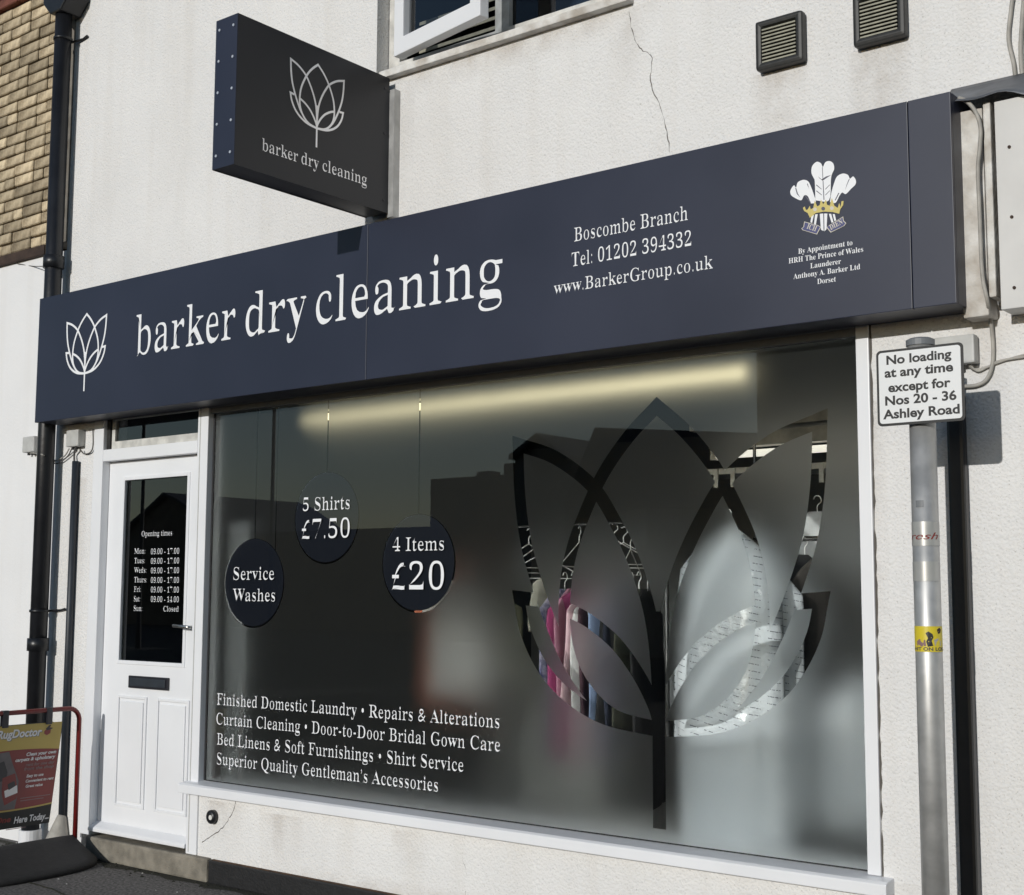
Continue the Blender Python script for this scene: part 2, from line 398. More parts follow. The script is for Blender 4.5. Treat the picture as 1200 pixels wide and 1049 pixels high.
def letters(s, P, U, V, width, cap, material, parent, thin=.016):
    """large lettering: one part for each letter"""
    g, fc = glyphs(s, 'serif', thin); par = list(range(len(g)))
    def find(a):
        while par[a] != a: par[a] = par[par[a]]; a = par[a]
        return a
    for f_ in fc:
        for b_ in f_[1:]: par[find(b_)] = find(f_[0])
    comp = {}
    for f_ in fc: comp.setdefault(find(f_[0]), []).append(f_)
    groups = []
    for c_ in sorted(comp.values(), key=lambda q: min(g[i][0] for f_ in q for i in f_)):
        xs_ = [g[i][0] for f_ in c_ for i in f_]; lo, hi = min(xs_), max(xs_)
        if groups and min(hi, groups[-1][1])-max(lo, groups[-1][0]) > .5*min(hi-lo, groups[-1][1]-groups[-1][0]):
            groups[-1][2].extend(c_); groups[-1][0] = min(lo, groups[-1][0]); groups[-1][1] = max(hi, groups[-1][1])
        else: groups.append([lo, hi, list(c_)])
    x0, x1 = g[:, 0].min(), g[:, 0].max(); sx, sy = width/(x1-x0), cap/cap_h('serif')
    P, U, V = np.array(P, float), np.array(U, float), np.array(V, float)
    vv = P+np.outer((g[:, 0]-x0)*sx, U)+np.outer(g[:, 1]*sy, V)
    for lo, hi, fs_ in groups:
        ids = sorted({i for f_ in fs_ for i in f_}); mp_ = {i: k for k, i in enumerate(ids)}
        mesh_obj('letter', vv[ids], [tuple(mp_[i] for i in f_) for f_ in fs_], material, parent)
def line_on(s, y, left, right_px, top_py, material, parent, cap_ratio=1.0, each=False, **k):
    """text on a plane of constant y: left = baseline-left pixel, right_px = column of its right end, top_py = row of the cap tops at the left"""
    P = at(left[0], left[1], y); w = along(P, (1, 0, 0), right_px)
    h = Z(left[0], top_py, y)-P[2]
    if each: return letters(s, P, (1, 0, 0), (0, 0, 1), w, h*cap_ratio, material, parent, **k)
    return lettering(s, P, (1, 0, 0), (0, 0, 1), w, h*cap_ratio, material, parent, **k)

# ------------------------------------------------------------------ the tulip-like flower mark: strokes in flat coordinates
YG = .035                                   # plane of the shop window's glass
def zl(x, y): return at(590+x/2.495, 460+y/2.495, YG)[[0, 2]]
AX = float(at(771.0, 700, YG)[0]); APEX = float(zl(455, 25)[1]); STEM0 = float(zl(450, 1275)[1])
def mark(pts): return [((zl(x, y)[0]-AX)/(APEX-STEM0), (zl(x, y)[1]-STEM0)/(APEX-STEM0)) for x, y in pts]
A_ = mark([(455, 25), (365, 130), (290, 240), (235, 360), (200, 460), (182, 560), (178, 680), (200, 790), (250, 880), (330, 950), (448, 985)])
A_[0] = (0.0, .988); A_[-1] = (0.0, A_[-1][1])
B_out = mark([(42, 152), (48, 300), (64, 430), (92, 540), (135, 665), (190, 790), (250, 880)])
B_in = mark([(42, 152), (150, 190), (258, 272), (325, 375), (380, 490), (420, 610), (442, 730), (452, 880)]); B_in[-1] = (0.0, B_in[-1][1])
C_ = mark([(45, 600), (62, 690), (100, 780), (150, 850), (220, 910), (310, 955), (448, 985)]); C_[-1] = (0.0, C_[-1][1])
C2_ = mark([(45, 600), (100, 606)])
D_ = mark([(182, 632), (250, 668), (330, 735), (395, 825), (440, 915), (452, 965)]); D_[-1] = (0.0, D_[-1][1])
S_ = [(0.0, 0.0), (0.0, .50)]
MARK_HALF = -mark([(42, 152)])[0][0]
def mark_quads(scale, width):
    """quads (ccw) of all strokes, u right v up, origin at the stem foot"""
    quads = []
    def stroke(P, tip=None):
        P = [np.array(p)*scale for p in P]
        n = len(P); L = []; R = []
        for i in range(n):
            if 0 < i < n-1:
                a = P[i]-P[i-1]; b = P[i+1]-P[i]; a /= np.linalg.norm(a); b /= np.linalg.norm(b)
                na = np.array([-a[1], a[0]]); nb = np.array([-b[1], b[0]])
                mm = na+nb; d = 1+na@nb; mm = mm/max(d, .12)
            else:
                a = P[1]-P[0] if i == 0 else P[-1]-P[-2]; a /= np.linalg.norm(a); mm = np.array([-a[1], a[0]])
            L.append(P[i]+mm*width/2); R.append(P[i]-mm*width/2)
        for i in range(n-1): quads.append([R[i], R[i+1], L[i+1], L[i]])
    mir = lambda Q: [(-x, y) for x, y in Q]
    sm = lambda Q: [tuple(p) for p in crom(Q, 5)]
    a = sm(A_); stroke(mir(a)[::-1]+a[1:])
    for f in (lambda q: q, mir):
        stroke(f(sm(B_out)[::-1]+sm(B_in)[1:])); stroke(f(sm(C_)[::-1]+[C2_[1]])); stroke(f(sm(D_)))
    stroke(S_)
    return quads
def area2(q): return sum(q[i][0]*q[(i+1) % len(q)][1]-q[(i+1) % len(q)][0]*q[i][1] for i in range(len(q)))
def cdt(polys):
    """polys: list of rings; returns verts, tris with the set of source polygons of each"""
    vv = []; ee = []
    for q in polys:
        n = len(vv); k = len(q); vv += [Vector((float(p[0]), float(p[1]))) for p in q]; ee += [(n+i, n+(i+1) % k) for i in range(k)]
    r = delaunay_2d_cdt(vv, ee, [], 0, 1e-6)
    V = np.array([(p.x, p.y) for p in r[0]]); T = np.array(r[2]); C = V[T].mean(axis=1); src = [[] for _ in T]
    for pi, q in enumerate(polys):
        q = np.array(q, float); ins = np.zeros(len(C), bool); j = len(q)-1
        for i in range(len(q)):
            (xi, yi), (xj, yj) = q[i], q[j]; j = i
            if yi == yj: continue
            ins ^= ((yi > C[:, 1]) != (yj > C[:, 1])) & (C[:, 0] < (xj-xi)*(C[:, 1]-yi)/(yj-yi)+xi)
        for k in np.nonzero(ins)[0]: src[k].append(pi)
    return r[0], r[2], src
def flower(P, U, V, height, width, material, parent, name='flower_emblem'):
    quads = [q for q in mark_quads(height, width) if abs(area2(q)) > 1e-9]
    v, f, src = cdt(quads)
    P, U, V = np.array(P), np.array(U), np.array(V)
    vv = [P+U*p.x+V*p.y for p in v]
    ff = [tuple(t) for t, s in zip(f, src) if s]
    return mesh_obj(name, vv, ff, material, parent)

# =================================================================== THE SETTING
def sheet(name, x0, x1, y0, y1, z, material):
    o = mesh_obj(name, [(x0, y0, z), (x1, y0, z), (x1, y1, z), (x0, y1, z)], [(0, 1, 2, 3)], material); o['kind'] = 'structure'; return o
sheet('ground', -400, 400, -400, 400, -.16, M['road'])
pv = box('pavement', -60, 60, -2.6, .02, -.155, 0.0, M['asphalt']); pv['kind'] = 'structure'
kb = box('kerb', -60, 60, -2.75, -2.602, -.155, -.004, M['kerb'], bevel=.015); kb['kind'] = 'structure'
rd = sheet('road', -60, 60, -10.5, -2.75, -.156, M['road'])
gr = MB(); g_rng = random.Random(11)
for k in range(420):                                          # grit and moss gathered along the foot of the wall
    gx = g_rng.uniform(-8.5, -1.0); gy = -.035-abs(g_rng.gauss(0, .05)); r_ = g_rng.uniform(.003, .012); h_ = r_*g_rng.uniform(.5, 1)
    ring = [(gx+r_*math.cos(a)*g_rng.uniform(.7, 1.3), gy+r_*math.sin(a)*g_rng.uniform(.7, 1.3), .0005) for a in np.arange(0, 6.2, 1.25)]
    n0 = len(gr.v); gr.v += ring+[(gx, gy, h_)]; gr.f += [(n0+i, n0+(i+1) % 5, n0+5) for i in range(5)]
go = gr.build('grit', M['moss']); go['kind'] = 'stuff'; go['label'] = 'dark grit and moss along the foot of the wall'; go['category'] = 'grit'
gr2 = MB()
for k in range(90):
    gx = g_rng.uniform(-8.5, -1.0); gy = -.03-abs(g_rng.gauss(0, .25)); r_ = g_rng.uniform(.002, .006)
    ring = [(gx+r_*math.cos(a)*g_rng.uniform(.6, 1.4), gy+r_*math.sin(a), .0005) for a in np.arange(0, 6.2, 1.25)]
    n0 = len(gr2.v); gr2.v += ring+[(gx, gy, r_*.8)]; gr2.f += [(n0+i, n0+(i+1) % 5, n0+5) for i in range(5)]
go = gr2.build('pale_chippings', M['oldwhite']); go['kind'] = 'stuff'; go['label'] = 'pale paint chips and pebbles scattered on the pavement'; go['category'] = 'chippings'
st_ = MB(); n_ = 80
for k in range(n_+1):
    xx = -9+8.5*k/n_; st_.v += [(xx, -.0285, .0015), (xx, -.075-.06*g_rng.random()**2, .0015)]
st_.f = [(2*k, 2*k+1, 2*k+3, 2*k+2) for k in range(n_)]
so_ = st_.build('damp_moss_strip', M['moss']); so_['kind'] = 'structure'
ck = [atz(a_, b_, .001) for a_, b_ in ((22, 1029), (40, 1036), (58, 1041), (72, 1047), (95, 1062), (130, 1090))]
kk = MB().tube([q+np.array([random.uniform(-.006, .006), random.uniform(-.006, .006), 0]) for q in crom(ck, 6)], .004, 5).build('pavement_crack', M['moss'], pv)

# ------------------------------------------------------------------ shop building
YF = -.012                                     # front of the white frames
xWL = X(88, 60)                                # left end of the rendered wall
xWR = 2.2
xJ0, xJ1 = X(109, 560, YF), X(119.5, 560, YF)  # left jamb
xP0, xP1 = X(229, 600, YF), X(241, 600, YF)    # post between door and window
xR0, xR1 = X(1010.5, 760, YF), X(1026, 760, YF)  # right frame of the window
zSill = Z(640, 973, -.02); zSillB = zSill-.055
zHead = 2.555
ux0, ux1, uz0 = X(441.5, 60), X(733, 10), Z(455, 92)
ROOM_T = 5.9
bl = thing('shop_building', 'two-storey white roughcast shop building with glazed front door and large display window', 'building', ((xWL+xWR)/2, 0, 0))
xs = [xWL, xJ0, xP0+.004, xR1, xWR][:]
xs = sorted([xWL, xJ0, ux0, ux1, xR1, xWR, xP0+.03]); zs = sorted([0, zSillB, zHead+.12, uz0, ROOM_T-.4, ROOM_T])
def opening(x, z):
    if xJ0 < x < xP0+.03 and z < zHead+.12: return True
    if xP0+.03 < x < xR1 and zSillB < z < zHead+.12: return True
    if ux0 < x < ux1 and uz0 < z < ROOM_T-.4: return True
    return False
wall_grid(xs, zs, opening, 0, .22).build('wall', M['wall'], bl)
zPl = .117
box('plinth', X(243.5, 1020, -.03), xWR, -.028, -.001, .0, zPl, M['plinth'], bl, bevel=.006)
box('rust_line', X(243.5, 1020, -.03)+.01, xWR-.05, -.016, -.0015, zPl+.0005, zPl+.004, M['rust'], bl)
st = box('door_step', X(100, 990, -.03), X(243, 1020, -.03)-.003, -.032, .20, 0, zPl+.006, M['concrete'], bl, bevel=.012)
# interior shell
RX0, RX1, RY1, RZ1 = xWL+.15, -1.75, 4.6, 2.78
box('interior_floor', RX0, RX1, .22, RY1, .10, .125, M['carpet'], bl)
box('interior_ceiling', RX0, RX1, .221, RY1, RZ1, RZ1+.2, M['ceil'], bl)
box('interior_back_wall', RX0, RX1, RY1, RY1+.1, .1, RZ1, M['backwall'], bl)
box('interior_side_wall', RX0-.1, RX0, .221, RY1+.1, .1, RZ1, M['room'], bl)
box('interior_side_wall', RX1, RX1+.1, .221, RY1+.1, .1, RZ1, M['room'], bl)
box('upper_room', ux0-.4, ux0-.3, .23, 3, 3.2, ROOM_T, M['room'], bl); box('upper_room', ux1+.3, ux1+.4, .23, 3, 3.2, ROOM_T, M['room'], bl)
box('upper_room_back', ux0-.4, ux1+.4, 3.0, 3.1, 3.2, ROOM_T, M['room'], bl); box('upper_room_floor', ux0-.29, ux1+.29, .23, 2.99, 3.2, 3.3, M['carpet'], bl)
box('roof', xWL, xWR, 0.0, 5, ROOM_T+.002, ROOM_T+.15, M['roof'], bl)
# cracks in the render, fine grooves
def crack(pts, y, r):
    p = crom([at(a, b, y) for a, b in pts], 6)
    q = [v+np.array([random.uniform(-1, 1)*.0035, 0, random.uniform(-1, 1)*.003]) for v in p]
    MB().tube(q, [r*random.uniform(.5, 1.2) for _ in q], 5).build('crack', M['crack'], bl)
crack([(737, 14), (742, 40), (752, 58), (764, 68), (763, 100), (776, 130), (781, 150), (785, 178)], .0008, .0022)
crack([(277, 930), (275, 945), (270, 957), (259, 972), (247, 980), (237, 987)], .0008, .0026)
crack([(251, 980), (247, 990), (248, 999)], .001, .0013)
crack([(546, 975), (541, 1000), (548, 1028), (545, 1049)], .001, .0016)
crack([(78, 322), (86, 338), (87, 346)], .001, .0016)
crack([(240, 941), (246, 938), (251, 945)], .001, .0012)

# ---- display window
zT = .5*(Z(1000, 396, YG)+Z(560, 449, YG))
gx0, gx1 = xP1+.004, xR0-.004
fr = MB()
fr.box(xR0, xR1, YF, .075, zSill, zHead+.12)
win = fr.build('display_window', M['upvc'], bl, bevel=.004)
MB().box(xP0, xP1, YF, .075, zPl+.008, zHead+.12).build('frame_post', M['upvc'], win, bevel=.004)
MB().box(xP0+.02, xP0+.026, YF-.002, YF+.01, zPl+.02, zHead).build('post_groove', M['grey'], win)
MB().box(xP1+.001, xR0-.001, .0, .075, zT, zHead+.12).build('head_rail', M['greycap'], win, bevel=.003)
MB().box(xP1+.001, xR0-.001, -.018, -.001, zT+.03, zHead+.12).build('head_trim', M['greycap'], win, bevel=.003)
xS1 = X(1038, 1030, -.075)
sb = MB(); sb.prism([(xP0-.004, -.075, zSill-.06), (xP0-.004, -.075, zSill-.016), (xP0-.004, -.06, zSill-.008), (xP0-.004, .07, zSill+.004), (xP0-.004, .07, zSill-.06)], (xS1-xP0+.004, 0, 0))
sb.build('sill', M['upvc'], win, bevel=.004)
box('pane', gx0, gx1, YG-.003, YG-.003, zSill+.003, zT+.003, M['glass'], win) if False else mesh_obj('pane', [(gx0, YG-.004, zSill), (gx1, YG-.004, zSill), (gx1, YG-.004, zT+.01), (gx0, YG-.004, zT+.01)], [(0, 1, 2, 3)], M['glass'], win)
box('gasket', gx0, gx0+.012, YG-.012, YG-.006, zSill+.004, zT, M['rubber'], win); box('gasket', gx0+.013, gx1-.002, YG-.010, YG-.006, zSill+.003, zSill+.008, M['rubber'], win)
rng = random.Random(3)
def ragged(name, a, b, w_, horizontal, yq, material, parent):
    mb = MB(); n_ = 60; V_ = []
    for k in range(n_+1):
        u = k/n_; p = np.array(a)+(np.array(b)-np.array(a))*u; e = w_*rng.uniform(.1, 1.0)
        for q_ in (-.4*e, e): V_.append((p[0], yq, p[1]+q_) if horizontal else (p[0]+q_, yq, p[1]))
    mb.v = V_; mb.f = [(2*k, 2*k+2, 2*k+3, 2*k+1) for k in range(n_)]
    return mb.build(name, material, parent)
ragged('sealant_gap', (xR1+.002, zSill-.01), (xR1+.002, zHead), .008, False, -.0012, M['crack'], win)
ragged('sealant_gap', (xP1+.05, zSillB-.007), (xR1, zSillB-.007), -.007, True, -.0012, M['crack'], win)
# frosted film with the flower, the discs and their strings cut out of it
discs = []
for (cx, cy_, ry, ex) in ((297.5, 683.5, 52.5, 298), (382.5, 607, 54, 382), (490, 660, 58, 490)):
    c = at(cx, cy_, YG); r = .5*(Z(cx, cy_-ry, YG)-Z(cx, cy_+ry, YG)); discs.append((c[0], c[2], r))
polys = [[(gx0, zSill+.004), (gx1, zSill+.004), (gx1, zT+.008), (gx0, zT+.008)]]
Hm = APEX-STEM0
MWID = .062
for q in mark_quads(Hm, MWID):
    if abs(area2(q)) > 1e-8: polys.append([(AX+p[0], STEM0+p[1]) for p in q])
for cx, cz, r in discs:
    polys.append([(cx+r*math.cos(2*math.pi*k/64), cz+r*math.sin(2*math.pi*k/64)) for k in range(64)])
    polys.append([(cx-.0035, cz+r-.01), (cx+.0035, cz+r-.01), (cx+.0035, zT+.001), (cx-.0035, zT+.001)])
xl = X(325, 540, YG); polys.append([(xl-.003, discs[0][1]+.05), (xl+.003, discs[0][1]+.05), (xl+.003, zT+.001), (xl-.003, zT+.001)])
v, f, src = cdt(polys)
ff = [tuple(t) for t, s in zip(f, src) if list(s) == [0]]
mesh_obj('frosted_film', [(p.x, YG, p.y) for p in v], ff, M['frost'], win)
dnames = ['navy disc lettered Service Washes', 'navy disc lettered 5 Shirts', 'navy disc lettered 4 Items']
for (cx, cz, r), dn in zip(discs, dnames):
    rr = r-.006; ox = -.008
    d = MB(); d.prism([(cx+ox+rr*math.cos(2*math.pi*k/64), YG+.006, cz+.004+rr*math.sin(2*math.pi*k/64)) for k in range(64)], (0, .003, 0))
    o = d.build('price_disc', M['disc'], win); o['label'] = dn
YT = YG-.0065
for s, l, rp, tp in (('Finished Domestic Laundry • Repairs & Alterations', (254, 825.7), 585, 812.4), ('Curtain Cleaning • Door-to-Door Bridal Gown Care', (253.5, 848.6), 586, 835.3),
                     ('Bed Linens & Soft Furnishings • Shirt Service', (254, 872.4), 543, 859), ('Superior Quality Gentleman’s Accessories', (254, 895.5), 513, 882)):
    line_on(s, YT, l, rp, tp, M['vinyl'], win, each=True, thin=.038)
for s, l, rp, tp in (('Service', (273.3, 679.5), 321, 665), ('Washes', (272.7, 704.2), 322, 690), ('5 Shirts', (355, 599), 409.5, 584), ('£7.50', (353.5, 631.5), 409.5, 610),
                     ('4 Items', (460, 646), 520, 630.5), ('£20', (459, 690.7), 520, 660)):
    line_on(s, YT, l, rp, tp, M['vinyl'], win, each=True, thin=.036)

# ---- door with transom
YD = .040
zDT = Z(120, 541, YF); zTB = Z(119, 527.5, YF)          # underside and top of the transom bar
zDB = .150
dx0, dx1 = xJ1+.003, xP0-.003
gl0, gl1 = X(144.7, 600, YD), X(220.6, 600, YD)
gzt, gzb = Z(144.7, 561.5, YD), Z(141.5, 775.5, YD)
dr = wall_grid([dx0, gl0, gl1, dx1], [zDB+.01, gzb, gzt, zDT-.004], lambda x, z: gl0 < x < gl1 and gzb < z < gzt, YD, YD+.05).build('door', M['upvc'], bl)
box('frame_jamb', xJ0, xJ1, YF, .10, .125, zHead+.1, M['upvc'], dr, bevel=.004)
box('jamb_trim', xJ0-.010, xJ0-.001, YF+.004, .0095, .10, zHead+.1, M['upvc'], dr, bevel=.003)
box('transom_bar', xJ1+.001, xP0-.001, YF, .10, zDT, zTB, M['upvc'], dr, bevel=.004)
# glazing bead round the pane
bd = MB()
for (a, b, c, d_) in ((gl0-.012, gl0+.010, gzb-.012, gzt+.012), (gl1-.010, gl1+.012, gzb-.012, gzt+.012)): bd.box(a, b, YD-.006, YD+.012, c, d_)
bd.box(gl0+.0101, gl1-.0101, YD-.006, YD+.012, gzb-.012, gzb+.010); bd.box(gl0+.0101, gl1-.0101, YD-.006, YD+.012, gzt-.010, gzt+.012)
bd.build('glazing_bead', M['upvc'], dr, bevel=.003)
mesh_obj('pane', [(gl0+.005, YD+.018, gzb+.005), (gl1-.005, YD+.018, gzb+.005), (gl1-.005, YD+.018, gzt-.005), (gl0+.005, YD+.018, gzt-.005)], [(0, 1, 2, 3)], M['doorglass'], dr)
def door_panel(x0, x1, z0, z1):
    mb = MB()
    for k, (i, y) in enumerate(((0, -.010), (.020, -.004), (.034, -.011))):
        mb.box(x0+i, x1-i, YD+y, YD-.0005 if k == 0 else YD-.001, z0+i, z1-i) if k != 1 else None
    # moulding ring with a sunk channel and a raised field
    mb = MB(); w = .016
    mb.box(x0, x0+w, YD-.009, YD-.0005, z0, z1); mb.box(x1-w, x1, YD-.009, YD-.0005, z0, z1)
    mb.box(x0+w, x1-w, YD-.009, YD-.0005, z0, z0+w); mb.box(x0+w, x1-w, YD-.009, YD-.0005, z1-w, z1)
    mb.box(x0+w+.016, x1-w-.016, YD-.008, YD-.0005, z0+w+.016, z1-w-.016)
    mb.build('panel', M['upvc'], dr, bevel=.0035)
pz1, pz0 = Z(137, 814, YD), Z(137, 944, YD)
door_panel(X(136.5, 880, YD), X(171, 880, YD), pz0, pz1); door_panel(X(183, 880, YD), X(221, 880, YD), pz0, pz1)
lx0, lx1, lz0, lz1 = X(152.5, 800, YD), X(199, 800, YD), Z(155, 806, YD), Z(155, 791.5, YD)
lp = box('letter_plate', lx0, lx1, YD-.014, YD-.001, lz0, lz1, M['slot'], dr, bevel=.004)
box('letter_flap', lx0+.02, lx1-.02, YD-.020, YD-.0142, lz0+.012, lz1-.012, M['conduit'], dr, bevel=.003)
hz = Z(222, 735, YD-.03)
hd = MB(); hx = X(224, 735, YD-.03)
hd.tube([(hx, YD-.002, hz), (hx, YD-.045, hz), (hx-.01, YD-.05, hz), (hx-.13, YD-.05, hz+.006)], .0095, 10)
hd.build('handle', M['steel'], dr, smooth=True)
box('handle_plate', hx-.014, hx+.014, YD-.006, YD-.0005, hz-.09, hz+.03, M['steel'], dr, bevel=.004)
wb = MB(); wb.prism([(dx0-.012, YD-.002, zDB+.052), (dx0-.012, -.010, zDB+.026), (dx0-.012, -.018, zDB+.018), (dx0-.012, -.018, zDB), (dx0-.012, YD-.002, zDB)], (dx1-dx0+.010, 0, 0)); wb.build('weather_bar', M['upvc'], dr, bevel=.004)
YDT = YD+.012
line_on('Opening times', YDT, (166, 628.6), 201.5, 622.6, M['vinyl'], dr, thin=.040)
for i, (dname, hrs) in enumerate((('Mon:', '09.00 - 17.00'), ('Tues:', '09.00 - 17.00'), ('Weds:', '09.00 - 17.00'), ('Thurs:', '09.00 - 17.00'), ('Fri:', '09.00 - 17.00'), ('Sat:', '09.00 - 14.00'), ('Sun:', 'Closed'))):
    b = 649+i*11.15
    line_on(dname, YDT, (157.4-.12*i, b), {'Mon:': 170, 'Tues:': 169.5, 'Weds:': 171.5, 'Thurs:': 172, 'Fri:': 165, 'Sat:': 164.5, 'Sun:': 167}[dname]-.1*i, b-6.2, M['vinyl'], dr, thin=.040)
    line_on(hrs, YDT, (176.8 if i < 6 else 191.5, b+.6), 209.8-.1*i, b-5.6, M['vinyl'], dr, thin=.040)
# transom light, tilted slightly open
tz0, tz1 = zTB+.004, zHead+.02
tx0, tx1 = xJ1+.035, xP0-.004
ts = wall_grid([tx0, tx0+.03, tx1-.03, tx1], [tz0, tz0+.045, tz1-.04, tz1], lambda x, z: tx0+.03 < x < tx1-.03 and tz0+.045 < z < tz1-.04, .022, .05).build('transom_sash', M['oldwhite'], dr, bevel=.003)
mesh_obj('transom_pane', [(tx0+.028, .036, tz0+.043), (tx1-.028, .036, tz0+.043), (tx1-.028, .036, tz1-.038), (tx0+.028, .036, tz1-.038)], [(0, 1, 2, 3)], M['doorglass'], dr)
box('transom_packer', xJ1+.001, tx0-.004, .012, .06, tz0, tz1, M['vent'], dr)
box('frame_head', xJ0, xP0-.001, .006, .10, zHead+.03, zHead+.12, M['oldwhite'], dr)

# ---- upper window
YU = .085
uw = MB(); uf0 = X(458, 40, YU); fzb = uz0+.055
ufr = wall_grid([ux0+.004, X(472, 30, YU)-.02, X(580, 15, YU), X(596, 15, YU), ux1-.06, ux1-.004], [fzb, fzb+.06, ROOM_T-.46, ROOM_T-.404],
                lambda x, z: (X(472, 30, YU)-.02 < x < X(580, 15, YU) or X(596, 15, YU) < x < ux1-.06) and fzb+.06 < z < ROOM_T-.46, YU, YU+.06).build('upper_window', M['oldwhite'], bl, bevel=.004)
us = MB(); sx0, sx1 = X(446, 90, -.04)-.01, X(737, 12, -.04)
us.prism([(sx0, -.045, uz0-.012), (sx0, -.045, uz0+.026), (sx0, YU-.002, uz0+.056), (sx0, YU-.002, uz0-.012)], (sx1-sx0, 0, 0))
us.build('sill', M['peeling'], ufr, bevel=.006)
box('fixed_pane', X(596, 15, YU)+.002, ux1-.062, YU+.03, YU+.036, fzb+.062, ROOM_T-.462, M['doorglass'], ufr)
box('blind_slat', X(476, 30, YU), X(579, 15, YU)-.01, YU+.058, YU+.062, fzb+.075, fzb+.085, M['slat'], ufr)
for k in range(1, 5): box('blind_slat', X(476, 30, YU), X(579, 15, YU)-.01, YU+.10, YU+.106, fzb+.075+.05*k, fzb+.092+.05*k, M['slat'], ufr)
# side-hung casement, swung out on its left edge
cs0 = fzb+.012
_h = atz(462.0, 66.5, cs0); _e = atz(563.5, 17.5, cs0); _h[1] = min(_h[1], YU-.036)
ch = float(_h[0]); cw = float(np.hypot(*(_e-_h)[:2])); ang = math.atan2(_e[1]-_h[1], _e[0]-_h[0]); print('casement', _h, _e, cw, math.degrees(ang))
def swing(o):
    R = Matrix.Rotation(ang, 4, 'Z'); T = Matrix.Translation(Vector((ch, float(_h[1])+.035, 0)))
    L = ROOTLOC[bl.name]
    for vtx in o.data.vertices:
        vtx.co = T @ R @ vtx.co - Vector(L)
sash = wall_grid([0, .075, cw-.075, cw], [cs0, cs0+.085, ROOM_T-.5, ROOM_T-.43], lambda x, z: .075 < x < cw-.075 and cs0+.085 < z < ROOM_T-.5, -.035, .02)
o = mesh_obj('casement_sash', sash.v, sash.f, M['upvc'], ufr, local=True, bevel=.006); swing(o)
o = mesh_obj('casement_pane', [(.07, .004, cs0+.08), (cw-.07, .004, cs0+.08), (cw-.07, .004, ROOM_T-.5), (.07, .004, ROOM_T-.5)], [(0, 1, 2, 3)], M['doorglass'], ufr, local=True); swing(o)

# ------------------------------------------------------------------ fascia sign
YS = -.20
fx0, fx1 = .5*(X(44.5, 352, YS)+X(42.7, 496, YS)), .5*(X(1109.8, 108.3, YS)+X(1124.3, 353, YS))
fz1, fz0 = .5*(Z(44.5, 352.1, YS)+Z(1109.8, 108.3, YS))+.004, .5*(Z(42.7, 496.2, YS)+Z(1124.3, 353, YS))
fs = thing('fascia_sign', 'long navy fascia sign lettered barker dry cleaning above the shop window', 'sign', ((fx0+fx1)/2, -.1, fz0))
j1, j2 = X(430, 350, YS), X(1066, 240, YS)
for a, b in ((fx0, j1), (j1+.002, j2), (j2+.003, fx1)): box('panel', a, b, YS, YS+.02, fz0, fz1, M['navy'], fs, bevel=.0025)
box('backing_box', fx0+.004, fx1-.004, YS+.0205, -.001, fz0+.012, fz1-.004, M['navy_edge'], fs)
box('bottom_lip', fx0+.002, fx1-.002, YS+.021, -.002, fz0+.001, fz0+.0115, M['navy_edge'], fs)
box('end_return', fx1-.0035, fx1, YS+.0205, -.0015, fz0+.002, fz1, M['navy'], fs); box('end_return', fx0, fx0+.0035, YS+.0205, -.0015, fz0+.002, fz1, M['navy'], fs)
YL = YS-.0015
big = at(158.5, 416.5, YL); wbig = along(big, (1, 0, 0), 588.5); capbig = (Z(157.5, 369.2, YL)-big[2])
bw = [('barker', 158.5, 275), ('dry', 287.5, 358.5), ('cleaning', 370, 588.5)]
for w_, a, b in bw:
    P = big.copy(); P[0] = big[0]+along(big, (1, 0, 0), a); ww = along(P, (1, 0, 0), b)
    letters(w_, P, (1, 0, 0), (0, 0, 1), ww, capbig*.985, M['vinyl'], fs, thin=.035)
for s, l, rp, tp in (('Boscombe Branch', (672.9, 283.2), 806, 267.2), ('Tel: 01202 394332', (669.8, 312.6), 810, 296.5), ('www.BarkerGroup.co.uk', (649, 345), 835.5, 330.5)):
    line_on(s, YL, l, rp, tp, M['vinyl'], fs, each=True, thin=.034)
for s, l, rp, tp in (('By Appointment to', (935.5, 297.6), 999, 291.6), ('HRH The Prince of Wales', (924.3, 308.9), 1011.6, 302.9), ('Launderer', (949.7, 314.6), 985.6, 308.7), ('Anthony A. Barker Ltd', (929.8, 327.2), 1008, 321.2), ('Dorset', (957.8, 333), 979.6, 327)):
    line_on(s, YL, l, rp, tp, M['vinyl'], fs, thin=.008)
fp = at(98.2, 458.5, YL); fh = Z(99.3, 367.5, YL)-fp[2]
flower(fp, (1, 0, 0), (0, 0, 1), fh, .0125, M['vinyl'], fs)
# the three-feather crest with coronet and ribbon
def ez(x, y, k): p = at(890+x/5.826, 170+y/5.826, YL); return (p[0], YL-.0004*k, p[2])
def epoly(pts, k, material, nm, sm=True):
    q = [tuple(p) for p in crom([(*a, 0) for a in pts]+[(*pts[0], 0)], 4)][:-1] if sm else [(*a, 0) for a in pts]
    ring = [(ez(x, y, k)[0], ez(x, y, k)[2]) for x, y, _ in q]
    v_, f_, s_ = cdt([ring])
    mesh_obj(nm, [(p.x, YL-.0004*k, p.y) for p in v_], [tuple(t) for t, s in zip(f_, s_) if s], material, fs)
EM = dict(w=M['vinyl'], g=mat('crest_gold', (.60, .50, .16), .45), b=mat('crest_blue', (.07, .075, .19), .5), d=mat('crest_line', (.10, .10, .13), .6), l=mat('crest_pale_line', (.62, .58, .50), .5))
epoly([(382, 378), (378, 250), (370, 225), (355, 190), (360, 145), (390, 115), (420, 125), (433, 150), (450, 118), (480, 110), (505, 128), (510, 165), (495, 200), (488, 240), (475, 378)], 1, EM['w'], 'crest_feather')
